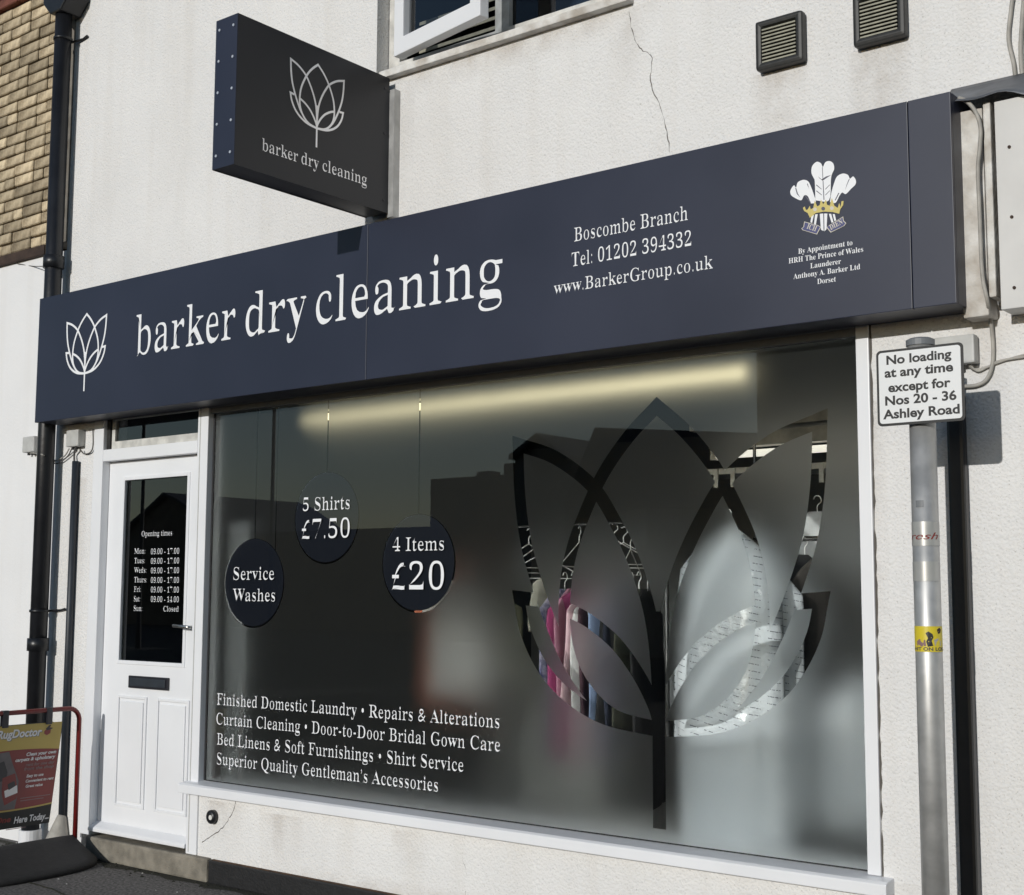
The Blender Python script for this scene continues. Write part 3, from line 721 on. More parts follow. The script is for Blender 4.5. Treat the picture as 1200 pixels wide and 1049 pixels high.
epoly([(352, 400), (330, 350), (305, 345), (285, 378), (240, 360), (215, 340), (212, 310), (235, 275), (250, 290), (262, 255), (300, 238), (332, 248), (350, 280), (372, 340), (385, 392)], 1, EM['w'], 'crest_feather')
epoly([(482, 390), (490, 330), (510, 260), (530, 215), (570, 195), (605, 205), (618, 230), (640, 215), (658, 240), (655, 270), (625, 300), (590, 335), (565, 325), (545, 350), (520, 395)], 1, EM['w'], 'crest_feather')
for q in ([(432, 150), (436, 240), (432, 240), (428, 152)], [(400, 215), (425, 235), (455, 215), (490, 205), (455, 228), (432, 244), (410, 228)], [(437, 245), (444, 375), (438, 375), (432, 245)],
          [(318, 345), (352, 392), (346, 396), (312, 350)], [(330, 262), (345, 320), (340, 300), (325, 268)], [(545, 330), (520, 380), (515, 376), (540, 326)], [(250, 290), (262, 330), (280, 360), (256, 335), (245, 296)], [(618, 230), (600, 270), (585, 310), (596, 270), (610, 235)],
          [(390, 270), (425, 300), (424, 304), (388, 276)], [(390, 310), (427, 340), (426, 344), (388, 316)], [(450, 300), (480, 270), (481, 274), (451, 305)], [(450, 340), (480, 310), (481, 314), (451, 345)]): epoly(q, 2, EM['d'], 'crest_line', False)
epoly([(297, 430), (310, 420), (318, 445), (330, 440), (345, 415), (350, 440), (368, 430), (378, 378), (395, 420), (412, 410), (420, 372), (436, 405), (455, 372), (462, 408), (480, 415), (495, 362), (512, 415), (535, 430), (545, 395), (555, 425), (560, 385), (575, 382), (572, 410), (552, 440), (545, 470), (500, 458), (440, 455), (385, 465), (345, 498), (330, 465), (305, 450)], 2, EM['g'], 'crest_coronet', False)
for cx, cy_, r in ((436, 435, 13), (380, 440, 13), (495, 432, 13)): epoly([(cx+r*math.cos(k), cy_+r*math.sin(k)) for k in np.arange(0, 6.2, .8)], 3, EM['d'] if cx == 436 else EM['l'], 'crest_jewel')
for q in ([(355, 480), (372, 478), (360, 532), (348, 528)], [(380, 474), (398, 472), (385, 545), (372, 548)], [(412, 470), (436, 468), (438, 588), (420, 578)], [(442, 468), (464, 468), (458, 575), (444, 590)], [(474, 470), (490, 470), (506, 528), (492, 530)], [(500, 472), (514, 472), (524, 515), (512, 520)]): epoly(q, 1, EM['w'], 'crest_quill', False)
for q in ([(310, 528), (395, 550), (415, 560), (390, 606), (300, 580), (292, 570), (305, 560)], [(462, 560), (480, 548), (568, 495), (572, 520), (588, 535), (575, 552), (490, 592)]):
    epoly([(x+(x-(352 if x < 430 else 525))*.09, y+(y-(568 if x < 430 else 545))*.14) for x, y in q], 2, EM['l'], 'crest_ribbon_edge', False); epoly(q, 3, EM['b'], 'crest_ribbon', False)
def motto(s, L, Rr, ht):
    P = np.array(ez(*L, 4)); Q = np.array(ez(*Rr, 4)); d = Q-P; w = np.linalg.norm(d); U = d/w
    lettering(s, P, U, (-U[2], 0, U[0]), w, ht, EM['l'], fs, thin=0)
motto('ICH', (322, 570), (384, 590), .020); motto('DIEN', (488, 582), (572, 535), .020)

# ------------------------------------------------------------------ projecting sign
PX1 = X(273, 190.5, -1.02); PX0 = X(249.3, 198, -1.02); PY0, PY1 = -1.02, -.045
PX1 = .5*(PX1+X(455, 252, -.045)); PX0 = PX1-.143
pz0_, pz1_ = .5*(Z(273, 190.5, PY0)+Z(455, 252, PY1)), .5*(Z(276.3, 15.5, PY0)+Z(455.5, 93, PY1))
ps = thing('projecting_sign', 'dark double-sided projecting box sign with silver flower above the fascia', 'sign', ((PX0+PX1)/2, 0, pz0_))
box('sign_box', PX0+.003, PX1-.003, PY0+.003, PY1, pz0_+.003, pz1_-.003, M['darkpanel'], ps)
box('face_panel', PX1-.0025, PX1+.002, PY0+.001, PY1, pz0_, pz1_, M['darkpanel'], ps); box('face_panel', PX0-.002, PX0+.0025, PY0+.001, PY1, pz0_, pz1_, M['darkpanel'], ps)
box('end_cap', PX0-.0015, PX1+.0015, PY0-.002, PY0+.0005, pz0_+.001, pz1_-.001, M['navy'], ps)
for k in range(5):
    zc = pz0_+.06+k*(pz1_-pz0_-.11)/4
    for xx in (PX0+.024, PX1-.024):
        MB().tube([(xx, PY0-.0018, zc), (xx, PY0-.005, zc)], .0065, 10).build('screw', M['screw'], ps)
for zc in (pz1_-.06, pz0_+.4, pz0_+.06): MB().tube([(PX1+.0018, PY1-.03, zc), (PX1+.005, PY1-.03, zc)], .007, 8).build('side_screw', M['slot'], ps)
box('wall_flange', PX1-.01, PX1+.035, PY1+.002, -.0015, pz0_-.02, pz1_-.06, M['galv'], ps); box('wall_flange', PX0-.01, PX0+.02, PY1+.002, -.0015, pz0_+.02, pz1_-.02, M['galv'], ps)
XF = PX1+.0035
P = atx(307, 176, XF); ww = along(P, (0, 1, 0), 429.5); hh = atx(307, 161.5, XF)[2]-P[2]
for w_, a, b in (('barker', 307, 349), ('dry', 353.2, 373.6), ('cleaning', 378, 429.7)):
    Pq = P.copy(); Pq[1] += along(P, (0, 1, 0), a); letters(w_, Pq, (0, 1, 0), (0, 0, 1), along(Pq, (0, 1, 0), b), hh, M['silver'], ps, thin=.028)
Pm = atx(370.8, 172.8, XF); flower(Pm, (0, 1, 0), (0, 0, 1), atx(371, 74, XF)[2]-Pm[2], .0105, M['silver'], ps)

# ------------------------------------------------------------------ left neighbour: brick above, white render below
YN = .014
zBB, zBT = Z(20, 305, YN)-.02, Z(20, 305, YN)+.045
nb = thing('brick_building', 'neighbouring building with soot-stained yellow brick upper wall over white render', 'building', (-10, YN, 0))
NX0, NX1 = -14.0, xWL-.002
box('rendered_wall', NX0, NX1, YN, YN+.25, 0, zBB, M['wall2'], nb)
box('brick_backing', NX0, NX1, YN+.012, YN+.25, zBT+.001, ROOM_T, M['mortar'], nb)
box('timber_bressummer', NX0, X(54, 297, YN)+.02, YN-.03, YN+.2, zBB+.001, zBT, M['timber'], nb, bevel=.006)
def brick_mesh(l, seed, material):
    rnd = random.Random(seed); bm = bmesh.new(); bmesh.ops.create_cube(bm, size=1)
    for v_ in bm.verts:
        v_.co.x *= l+rnd.uniform(-.004, .004); v_.co.y = v_.co.y*.06+rnd.uniform(-.003, .003); v_.co.z = v_.co.z*.064+rnd.uniform(-.003, .003)
    bmesh.ops.bevel(bm, geom=bm.edges[:], offset=.006, segments=1, affect='EDGES')
    me = bpy.data.meshes.new('brick'); bm.to_mesh(me); bm.free(); me.materials.append(material); return me
BR = [brick_mesh(.213, k, M['brick']) for k in range(5)]; HD = [brick_mesh(.101, 20+k, M['brick']) for k in range(3)]; RB = [brick_mesh(.213, 40+k, M['redbrick']) for k in range(3)]
zc = zBT+.038; row = 0
corb = Z(20, 12, YN)
L0 = ROOTLOC[nb.name]
def put_brick(me, x, y, z):
    b_ = bpy.data.objects.new('brick', me); COL.objects.link(b_); b_.parent = nb; b_.location = (x-L0[0], y-L0[1], z-L0[2]); b_.rotation_euler = (0, random.uniform(-.008, .008), 0)
while zc < ROOM_T-.05:
    x = NX1+.03 if row % 2 else NX1-.08
    k = 0; red = zc > corb
    while x > -9.35:
        head = (row % 3 == 0 and k % 2 == 1) and not red
        l = .101 if head else .213
        me = random.choice(HD if head else (RB if red else BR))
        if x-l/2 < NX1-.1 or True:
            if x-l/2+l/2 <= NX1+.02: put_brick(me, x-l/2, YN+.014-(.035 if red else 0)+random.uniform(-.004, .003), zc)
        x -= l+.011; k += 1
    zc += .0745; row += 1

# ------------------------------------------------------------------ right neighbour's pilaster, flashing and blank sign board
rn = thing('neighbour_pilaster', 'peeling white timber pilaster under a lead flashing beside the fascia', 'pilaster', (X(1150, 250), 0, 2.4))
qx0, qx1 = X(1130, 250, -.10)+.0, X(1166, 250, -.10)
zb_ = Z(1140, 362, -.1); zt_ = Z(1140, 128, -.1)
box('pilaster_board', qx0-.015, qx0+.075, -.10, -.001, zb_-.03, zt_, M['peeling'], rn, bevel=.006)
box('pilaster_board', qx0+.082, qx1, -.115, -.0012, zb_+.03, zt_+.01, M['peeling'], rn, bevel=.006)
box('shadow_gap', qx1+.001, qx1+.03, -.03, -.0014, zb_, zt_, M['timber'], rn)
fl = MB(); n = 40; lx0_ = X(1124, 112, -.02); pts = []
lead = MB(); rows = 6
def lead_pt(u, w):
    x = lx0_-.03+u*3.2; wav = .014*math.sin(u*43)+.010*math.sin(u*91+1)
    y = -.012-.135*w-.01*math.sin(u*31)*w; z = zt_+.125-.115*w+wav*w*w*1.2
    return (x, y, z)
NU = 120
for i in range(NU+1):
    for j in range(rows+1): lead.v.append(lead_pt(i/NU, j/rows))
for i in range(NU):
    for j in range(rows):
        a = i*(rows+1)+j; lead.f.append((a, a+1, a+rows+2, a+rows+1))
lo = lead.build('lead_flashing', M['lead'], rn, smooth=True); md = lo.modifiers.new('thickness', 'SOLIDIFY'); md.thickness = .003
bb = thing('blank_sign_board', 'blank white sign board under lead flashing at the right edge', 'sign board', (X(1180, 250, -.12)+.6, -.06, zb_))
wx0 = X(1168, 250, -.10)
box('board', wx0+.012, 2.1, -.125, -.002, Z(1185, 362, -.12), zt_-.0, M['dullboard'], bb, bevel=.003)
for dz in (.05, .30, .55): MB().tube([(wx0+.06, -.1245, zb_+dz), (wx0+.06, -.129, zb_+dz)], .006, 8).build('screw', M['timber'], bb)

# ------------------------------------------------------------------ pipes
dp = thing('downpipe', 'thick black cast-iron downpipe between the brick and rendered buildings', 'pipe', (X(48, 700, -.09), -.09, 0))
px_ = .5*(X(74, 60, -.09)+X(46, 700, -.09)); RP = .052
MB().tube([(px_, -.09, .07), (px_, -.09, 5.2)], RP, 20).build('pipe', M['iron'], dp, smooth=True)
for zz in (Z(62, 302, -.09), Z(45, 745, -.09)-.02): MB().tube([(px_, -.09, zz-.07), (px_, -.09, zz+.005), (px_, -.09, zz+.006)], [RP+.012, RP+.012, RP+.002], 20).build('socket_joint', M['iron'], dp, smooth=True)
for zz in (Z(70, 48, -.09), Z(45, 716, -.09)):
    MB().tube([(px_, -.09, zz-.008), (px_, -.09, zz+.008)], RP+.007, 20).build('bracket_strap', M['iron'], dp, smooth=True)
    MB().tube([(px_, -.03, zz), (px_+.10, -.008, zz+.004), (px_+.145, -.012, zz+.012)], .008, 8).build('bracket_arm', M['iron'], dp)
hb = MB(); hzz = 5.135
hb.prism([(px_-.13, -.16, hzz+.1), (px_-.13, -.16, hzz+.35), (px_+.15, -.16, hzz+.35), (px_+.15, -.16, hzz+.1), (px_+.06, -.16, hzz+.015), (px_-.05, -.16, hzz+.015)], (0, .155, 0)); hb.build('hopper_head', M['iron'], dp, bevel=.01)
MB().tube([(px_, -.09, 0.0), (px_, -.09, .115), (px_, -.09, .116)], [RP+.014, RP+.014, RP+.004], 20).build('white_collar', M['upvc'], dp, smooth=False)
sp = thing('slim_conduit', 'slim dark conduit on the roughcast pier left of the door', 'pipe', (X(84, 700, -.02), -.02, 0))
cxx = .5*(X(86.5, 545, -.02)+X(83, 780, -.02)); ctop = Z(86, 541, -.02)
MB().tube([(cxx, -.024, .17), (cxx, -.024, ctop)], .021, 12).build('pipe', M['conduit'], sp, smooth=True)
MB().tube([(cxx-.01, -.045, .0), (cxx-.008, -.042, .06), (cxx, -.026, .205), (cxx, -.024, .212)], [.082, .075, .027, .022], 16).build('cement_sleeve', M['cable'], sp, smooth=True)
bpz = Z(1122, 500, -.03)
bp = thing('black_downpipe', 'square black downpipe on the roughcast wall behind the signpost', 'pipe', (X(1127, 800, -.03), -.02, 0))
b0, b1 = .5*(X(1113, 520, -.045)+X(1121, 1020, -.045)), .5*(X(1132, 520, -.045)+X(1142, 1020, -.045))
box('pipe', b0, b1, -.05, -.0015, -.0, bpz+.12, M['iron'], bp, bevel=.012)
oh = thing('wall_outlet', 'small round black outlet in the white riser beside the door', 'outlet', tuple(at(250.5, 957, 0)))
oc = at(250.5, 957, -.002)
MB().tube([oc+np.array([0, .001, 0]), oc+np.array([0, -.022, 0]), oc+np.array([0, -.03, 0])], [.036, .036, .026], 18).build('rim', M['iron'], oh, smooth=True)
MB().tube([oc+np.array([.012, -.028, 0]), oc+np.array([.012, -.034, 0])], .013, 10).build('plug', M['oldwhite'], oh)

# ------------------------------------------------------------------ junction boxes and cables
def jbox(x0, x1, z0, z1, d, label, y=0):
    t = thing('junction_box', label, 'junction box', ((x0+x1)/2, y, z0), group='grey junction boxes')
    box('lid', x0, x1, y-d, y-.0012-.01, z0, z1, M['grey'], t, bevel=.008); box('base', x0+.004, x1-.004, y-.0105, y-.001, z0+.004, z1-.004, M['grey'], t)
    for k in (.3, .6): MB().tube([(x0+(x1-x0)*k, y-d/2, z0-.016), (x0+(x1-x0)*k, y-d/2, z0+.002)], .009, 8).build('gland', M['rubber'], t)
jbox(X(78, 515, -.05), X(92, 515, -.05), Z(84, 523.5, -.05), Z(84, 504, -.05), .055, 'grey junction box above the slim conduit left of the door')
jbox(X(26, 520, YN-.05), X(39.5, 520, YN-.05), Z(32, 530, YN-.05), Z(32, 511.5, YN-.05), .05, 'grey junction box on the white wall left of the downpipe', YN)
jbox(X(1093, 412, -.06), X(1141.5, 412, -.06), Z(1137, 425, -.06), Z(1137, 391, -.06), .06, 'grey junction box behind the no loading sign')
def cable(pts, label, r=.006, material='cable', n=8):
    p = crom([at(a, b, y) for a, b, y in pts], n)
    o = MB().tube(p, r, 8).build('cable', M[material], None, smooth=True)
    return tag(o, label, 'cable')
cable([(1123.5, 115, -.13), (1133, 119, -.135), (1143, 131, -.14), (1149, 150, -.135), (1148, 175, -.13), (1146, 200, -.13), (1148, 250, -.13), (1151, 320, -.13), (1157, 352, -.125), (1161, 375, -.03), (1164, 410, -.012), (1162, 432, -.012), (1155, 446, -.012), (1143, 452, -.012), (1128, 453, -.014)], 'pale cable running down the pilaster and looping behind the road sign', .0075)
cable([(1134, 426, -.03), (1142, 433, -.012), (1158, 430, -.009), (1172, 423, -.009), (1210, 417, -.009)], 'thin cable from the junction box towards the right edge', .005)
cable([(1136, 427, -.03), (1146, 435, -.012), (1162, 428, -.009), (1185, 420, -.009), (1215, 412, -.009)], 'second thin cable twisted along the wall at the right edge', .004)
cable([(1196, -420, -.012), (1190, -120, -.012), (1188, -20, -.012), (1185, 10, -.012), (1182, 45, -.012), (1188, 75, -.012), (1191, 98, -.012), (1196, 106, -.08), (1202, 113, -.1)], 'left cable hanging down the upper wall at the right corner', .008)
cable([(1210, -420, -.012), (1204, -120, -.012), (1201, -20, -.012), (1198, 20, -.012), (1196, 60, -.012), (1199, 95, -.012), (1206, 106, -.08), (1212, 113, -.1)], 'right cable hanging down the upper wall at the right corner', .008)
cable([(81, 526, -.04), (76, 534, -.02), (66, 540, -.018), (57, 538, -.03), (50, 533, -.14), (40, 531, -.06), (35, 531, -.01)], 'loose cable looping from junction box across the downpipe', .004)
cable([(84, 526, -.04), (79, 535, -.02), (68, 543, -.018), (58, 541, -.03)], 'lower loose cable beneath the left junction box', .004, 'darkcable')
cable([(88, 526, -.04), (87, 533, -.02), (87, 541, -.024)], 'short cable from junction box into the slim conduit', .006, 'darkcable')
cable([(94, 527, -.03), (99, 532, -.012), (106, 530, -.012), (109, 522, -.012), (109, 503, -.012)], 'thin dark cable looping up beside the door frame', .004, 'darkcable')
cable([(20, 309, YN-.008), (38, 312, YN-.008), (52, 312, -.15), (66, 311, -.03)], 'thin wire tied across the downpipe below the timber beam', .003, 'darkcable')

# ------------------------------------------------------------------ air vents
def vent(x0, x1, z0, z1, label):
    t = thing('air_vent', label, 'vent', ((x0+x1)/2, 0, z0), group='louvred vents in the upper wall')
    d = .05; w = .028
    fr_ = wall_grid([x0, x0+w, x1-w, x1], [z0, z0+w, z1-w, z1], lambda x, z: x0+w < x < x1-w and z0+w < z < z1-w, -d, -.001); fr_.build('frame', M['vent'], t, bevel=.012)
    box('duct', x0+w+.001, x1-w-.001, -.006, -.0015, z0+w+.001, z1-w-.001, M['dark'], t)
    nsl = 10; h = (z1-z0-2*w)/nsl
    for k in range(nsl):
        zb = z0+w+k*h
        s_ = MB(); xa_ = x0+w+.001; s_.prism([(xa_, -d+.004, zb), (xa_, -d+.004, zb+h*.42), (xa_, -.012, zb+h*.95), (xa_, -.015, zb+h*.75), (xa_, -d+.009, zb)], (x1-x0-2*w-.002, 0, 0)); s_.build('louvre', M['slat'], t)
vx0, vx1 = X(884.5, 45, -.05), X(939.5, 45, -.05); vz0, vz1 = Z(890, 82, -.05), Z(890, 24.5, -.05)
vent(vx0, vx1, vz0, vz1, 'square louvred dark vent, lower left of the pair on the upper wall')
vx2 = X(999, 40, -.05); vz2 = Z(1004, 54, -.05)
vent(vx2, vx2+(vx1-vx0), vz2, vz2+(vz1-vz0), 'square louvred dark vent cut by the top edge of the picture')

# ------------------------------------------------------------------ road sign on its post
YPL = -.42; YP = YPL+.062; RPO = .044
pxc = .5*(X(1083, 520, YP)+X(1094.5, 1020, YP))
plx0, plx1 = .5*(X(1024.5, 430, YPL)+X(1031, 490, YPL)), .5*(X(1127.5, 420, YPL)+X(1132, 480, YPL))
plz1, plz0 = .5*(Z(1026, 413, YPL)+Z(1127.5, 399.5, YPL)), .5*(Z(1031, 501, YPL)+Z(1132, 491.5, YPL))
sg = thing('street_sign', 'galvanised post with square white no loading plate before the shop', 'road sign', (pxc, YP, 0))
ptop = Z(1078, 399, YP)
MB().tube([(pxc, YP, 0), (pxc, YP, ptop-.012)], RPO, 28).build('post', M['galv'], sg, smooth=True)
MB().tube([(pxc, YP, ptop-.02), (pxc, YP, ptop), (pxc, YP, ptop+.006)], [RPO+.004, RPO+.004, RPO-.008], 28).build('post_cap', M['greycap'], sg)
def rrect(x0, x1, z0, z1, r, y):
    out = []
    for cx, cz, a0 in ((x1-r, z1-r, 0), (x0+r, z1-r, 90), (x0+r, z0+r, 180), (x1-r, z0+r, 270)):
        for k in range(7): an = math.radians(a0+15*k); out.append((cx+r*math.cos(an), y, cz+r*math.sin(an)))
    return out
pl = MB().prism(rrect(plx0, plx1, plz0, plz1, .016, YPL), (0, .004, 0)).build('plate', M['black'], sg)
MB().prism(rrect(plx0+.0085, plx1-.0085, plz0+.0085, plz1-.0085, .011, YPL-.0012), (0, .001, 0)).build('plate_face', M['signwhite'], pl)
box('channel', plx0+.03, plx1-.03, YPL+.0045, YPL+.018, plz0+.05, plz0+.075, M['galv'], sg); box('channel', plx0+.03, plx1-.03, YPL+.0045, YPL+.018, plz1-.075, plz1-.05, M['galv'], sg)
for s, l, rp, tp in (('No loading', (1038.8, 427.4), 1115, 417), ('at any time', (1036.7, 442.6), 1117, 432), ('except for', (1041, 459.6), 1114, 449), ('Nos 20 - 36', (1037.4, 475.2), 1121, 464.6), ('Ashley Road', (1035, 491.2), 1124.8, 480.6)):
    line_on(s, YPL-.0018, l, rp, tp, M['black'], pl, style='sansbold', thin=0)
def wrap(z0, z1, a0, a1, material, name, lab=None, r=RPO+.0012):
    mb = MB(); n_ = 14
    for k in range(n_+1):
        an = math.radians(a0+(a1-a0)*k/n_)
        for z_ in (z0, z1): mb.v.append((pxc+r*math.cos(an), YP+r*math.sin(an), z_))
    for k in range(n_): mb.f.append((2*k, 2*k+2, 2*k+3, 2*k+1))
    o = mb.build(name, material, sg, smooth=True)
    if lab: o['label'] = lab
    return o
zp = lambda py: Z(1086, py, YP-RPO)
VA = math.degrees(math.atan2(CAM[1]-YP, CAM[0]-pxc))       # direction from post to viewer
wrap(zp(764), zp(734), VA-80, VA+80, M['yellow'], 'sticker', 'torn yellow sticker')
def curved_text(s, z, cap, a_l, a_r, material, nm='lettering', style='sansbold', shear=0.0, r=RPO+.0022):
    g, fc = glyphs(s, style, 0, shear); x0, x1 = g[:, 0].min(), g[:, 0].max()
    an = np.radians(a_l+(g[:, 0]-x0)/(x1-x0)*(a_r-a_l))
    vv = np.stack([pxc+r*np.cos(an), YP+r*np.sin(an), z+g[:, 1]*cap/cap_h(style)], 1)
    mesh_obj(nm, vv, fc, material, sg)
curved_text('HIT ON LOS', zp(762.5), .011, VA-70, VA+72, M['crack'])
def curved_poly(pts, material, name, r):
    v_, f_, q_ = cdt([[(a_*.0008, zp(y_)) for a_, y_ in pts]])
    vv = [(pxc+r*math.cos(math.radians(VA+p.x/.0008)), YP+r*math.sin(math.radians(VA+p.x/.0008)), p.y) for p in v_]
    mesh_obj(name, vv, [tuple(t) for t, k_ in zip(f_, q_) if k_], material, sg)
curved_poly([(-55, 752), (-40, 749), (-14, 750), (-10, 757), (-30, 758), (-52, 757)], M['dimprint'], 'sticker_print', RPO+.0017)
curved_poly([(-12, 742), (0, 740), (16, 743), (20, 747), (12, 751), (18, 757), (-4, 758), (-10, 752), (-2, 748)], M['vent'], 'sticker_print', RPO+.0019)
curved_poly([(22, 750), (40, 748), (58, 752), (55, 757), (26, 757)], M['paper'], 'sticker_print', RPO+.0017)
curved_poly([(36, 738), (50, 735.5), (60, 738), (54, 742), (42, 743)], M['timber'], 'sticker_print', RPO+.0017)
wrap(zp(639.5), zp(611), VA-85, VA+85, M['tape'], 'tape_band'); wrap(zp(681), zp(658), VA-85, VA+60, M['tape'], 'tape_band')
curved_text('resh', zp(632), .024, VA-78, VA+58, M['redprint'], style='italic_script' if False else 'sans', shear=.35)
wrap(zp(594), zp(586), VA-40, VA-5, M['greycap'], 'scuff')

# ------------------------------------------------------------------ swinging pavement sign, set square to the wall
AZA = math.radians(1.5)
inw = np.array([-math.sin(AZA), math.cos(AZA), 0])         # along the bar, towards the wall (right in view)
pf = at(88, 972, -.13)
W_A = .86; BZ = .15
ctr = pf-inw*(W_A/2); ctr[2] = 0
rot = math.atan2(inw[1], inw[0])
ab = thing('pavement_sign', 'red-framed swinging pavement sign with dark red poster on black rubber base', 'pavement sign', tuple(ctr), rot)
def loc_of(px, py):                                        # pixel on the sign's own plane to local (x, z)
    nrm = np.array([math.cos(AZA), math.sin(AZA), 0]); d = ray(px, py); t = ((ctr-CAM)@nrm)/(d@nrm); p = CAM+d*t-ctr
    return float(p@inw), float(p[2])
hw = W_A/2; zt = loc_of(60, 832)[1]; rc = .07
path = [(-hw, 0, BZ-.06), (-hw, 0, zt-rc)]+[(-hw+rc-rc*math.cos(a), 0, zt-rc+rc*math.sin(a)) for a in np.linspace(.2, math.pi/2, 6)]
path += [(hw-rc+rc*math.sin(a), 0, zt-rc+rc*math.cos(a)) for a in np.linspace(0, math.pi/2-.2, 6)]+[(hw, 0, zt-rc), (hw, 0, BZ-.06)]
MB().tube(path, .0135, 14).build('frame', M['red'], ab, smooth=True, local=True)
base = MB(); nb_, ns_ = 40, 9
for j in range(ns_):
    t = max(0, (j-1)/(ns_-2)); zz = 0 if j == 0 else .028+(BZ-.03)*t
    for k in range(nb_):
        an = 2*math.pi*k/nb_
        a = (hw+.09)-(.10*t); b_ = .30*(1-t)+.012
        ca, sa = math.cos(an), math.sin(an); e = .8
        base.v.append((a*math.copysign(abs(ca)**e, ca), b_*math.copysign(abs(sa)**.9, sa), max(zz, 0)))
for j in range(ns_-1):
    for k in range(nb_):
        a0 = j*nb_+k; a1 = j*nb_+(k+1) % nb_; base.f.append((a0, a1, a1+nb_, a0+nb_))
base.f.append(tuple(range(nb_-1, -1, -1))); base.f.append(tuple(range((ns_-1)*nb_, ns_*nb_)))
base.build('base', M['rubberbase'], ab, smooth=True, local=True)
# poster panel: tapered board with rounded top corners; local -y faces the viewer
xtR, ztp = loc_of(72.5, 853); xbR, zbt = loc_of(57, 964)
ztp = loc_of(70, 845)[1]
def pband(t0, t1, y, material, nm, curve0=0.0, curve1=0.0, th=.003, inset=0.0):
    """horizontal band of the tapered poster between heights t0<t1 (0 bottom, 1 top)"""
    hh_ = ztp-zbt; ring = []
    def half(t): return xbR+(xtR-xbR)*min(1, t)**.8-inset
    n_ = 10
    for k in range(n_+1):
        u = -1+2*k/n_; ring.append((u*half(t0), y, zbt+hh_*(t0+curve0*(u*u-.5))))
    for k in range(n_, -1, -1):
        u = -1+2*k/n_; z_ = t1+curve1*(u*u-.5)
        if t1 >= 1: z_ -= .05*max(0, abs(u)-.8)/.2*max(0, abs(u)-.8)/.2
        ring.append((u*half(t1), y, zbt+hh_*z_))
    n0 = n_+1
    mb = MB(); mb.v = [p for p in ring]+[(p[0], p[1]+th, p[2]) for p in ring]
    K = len(ring)
    for k in range(n_): mb.f += [(k, k+1, K-2-k, K-1-k), (K+k, 2*K-1-k, 2*K-2-k, K+k+1)]
    mb.f += [(k, K+k, K+(k+1) % K, (k+1) % K) for k in range(K)]
    return mb.build(nm, material, ab, local=True)
pband(0, 1, -.004, M['black'], 'poster_board', th=.008)
pband(.19, .99, -.0055, M['redprint'], 'poster_red_field', curve0=.02, th=.001, inset=.004)
pband(.175, .19, -.0056, M['gold'], 'poster_gold_line', curve0=.02, curve1=.02, th=.001, inset=.004)
pband(.74, .995, -.0068, M['gold'], 'poster_gold_header', curve0=-.03, th=.001, inset=.004)
def plet(s, pl_, pr_, cap_px, material, style='sansbold', shear=.25, y=-.0078):
    (x0, z0), (x1, z1) = loc_of(*pl_), loc_of(*pr_)
    lettering(s, (x0, y, z0), (1, 0, 0), (0, 0, 1), x1-x0, loc_of(pl_[0], pl_[1]-cap_px)[1]-z0, material, ab, style=style, thin=0, shear=shear, local=True)
plet('RugDoctor', (-4, 867), (49, 856), 9.5, M['greycap'], y=-.0074); plet('RugDoctor', (-4.6, 866.3), (48.4, 855.3), 9.5, M['lightprint'])
plet('Clean your own', (30, 886), (65, 880), 4, M['lightprint']); plet('carpets & upholstery', (17, 893), (64, 886), 4, M['lightprint'])
plet('rent for one day', (29, 898), (63, 892), 3.5, M['dimprint']); plet('from the shop', (27, 903), (62, 898), 3.5, M['dimprint'])
plet('Easy to use', (30, 911), (50, 907.5), 3.2, M['lightprint']); plet('Convenient to rent', (29, 917), (62, 911), 3.2, M['lightprint']); plet('Great value', (29, 923), (49, 919), 3.2, M['lightprint'])
plet('Hire One', (-30, 969), (11.5, 965), 6.5, M['redprint']); plet('Here Today...', (15, 965), (56, 957.5), 7.5, M['lightprint'])
for (pa, pb) in (((23, 936), (58, 931)), ((23, 939), (50, 935)), ((6, 973), (29, 970))):
    (xa, za), (xb, zb2) = loc_of(*pa), loc_of(*pb); box('poster_small_print', xa, xb, -.0076, -.0066, za, za+.004, M['dimprint'], ab, local=True)
# picture of the red carpet machine on the poster
def ppoly(pts, material, y, nm):
    v_, f_, s_ = cdt([[loc_of(*p) for p in pts]]); mesh_obj(nm, [(p.x, y, p.y) for p in v_], [tuple(t) for t, s in zip(f_, s_) if s], material, ab, local=True)
ppoly([(-12, 885), (10, 881), (14, 895), (21, 915), (19, 935), (16, 948), (-12, 951)], mat('poster_grey', (.16, .14, .145), .4, var=.4, vscale=9), -.0068, 'poster_picture')
ppoly([(-6, 896), (4, 892), (8, 905), (6, 915), (-6, 917)], M['slot'], -.0072, 'poster_machine'); ppoly([(2, 912), (17, 906), (20, 930), (18, 936), (4, 944), (1, 930)], M['redprint'], -.0074, 'poster_machine'); ppoly([(4, 927), (19, 920), (19.5, 929), (5, 935)], M['lightprint'], -.0078, 'poster_machine'); ppoly([(8, 919), (16, 915), (17, 921), (9, 926)], M['slot'], -.008, 'poster_machine')
ppoly([(51, 857), (55, 853), (59, 852), (58, 859), (54, 861.5), (51, 860)], M['redprint'], -.0078, 'poster_badge'); ppoly([(53, 853.5), (58, 849), (59, 850), (57, 853), (61, 852.5), (60, 854), (54, 856)], M['slot'], -.0082, 'poster_badge')
for pxx in (5.5, 56.5):
    xa, _ = loc_of(pxx, 840); box('hanging_clip', xa-.018, xa+.018, -.016, .016, ztp-.012, zt+.016, M['slot'], ab, local=True, bevel=.004)

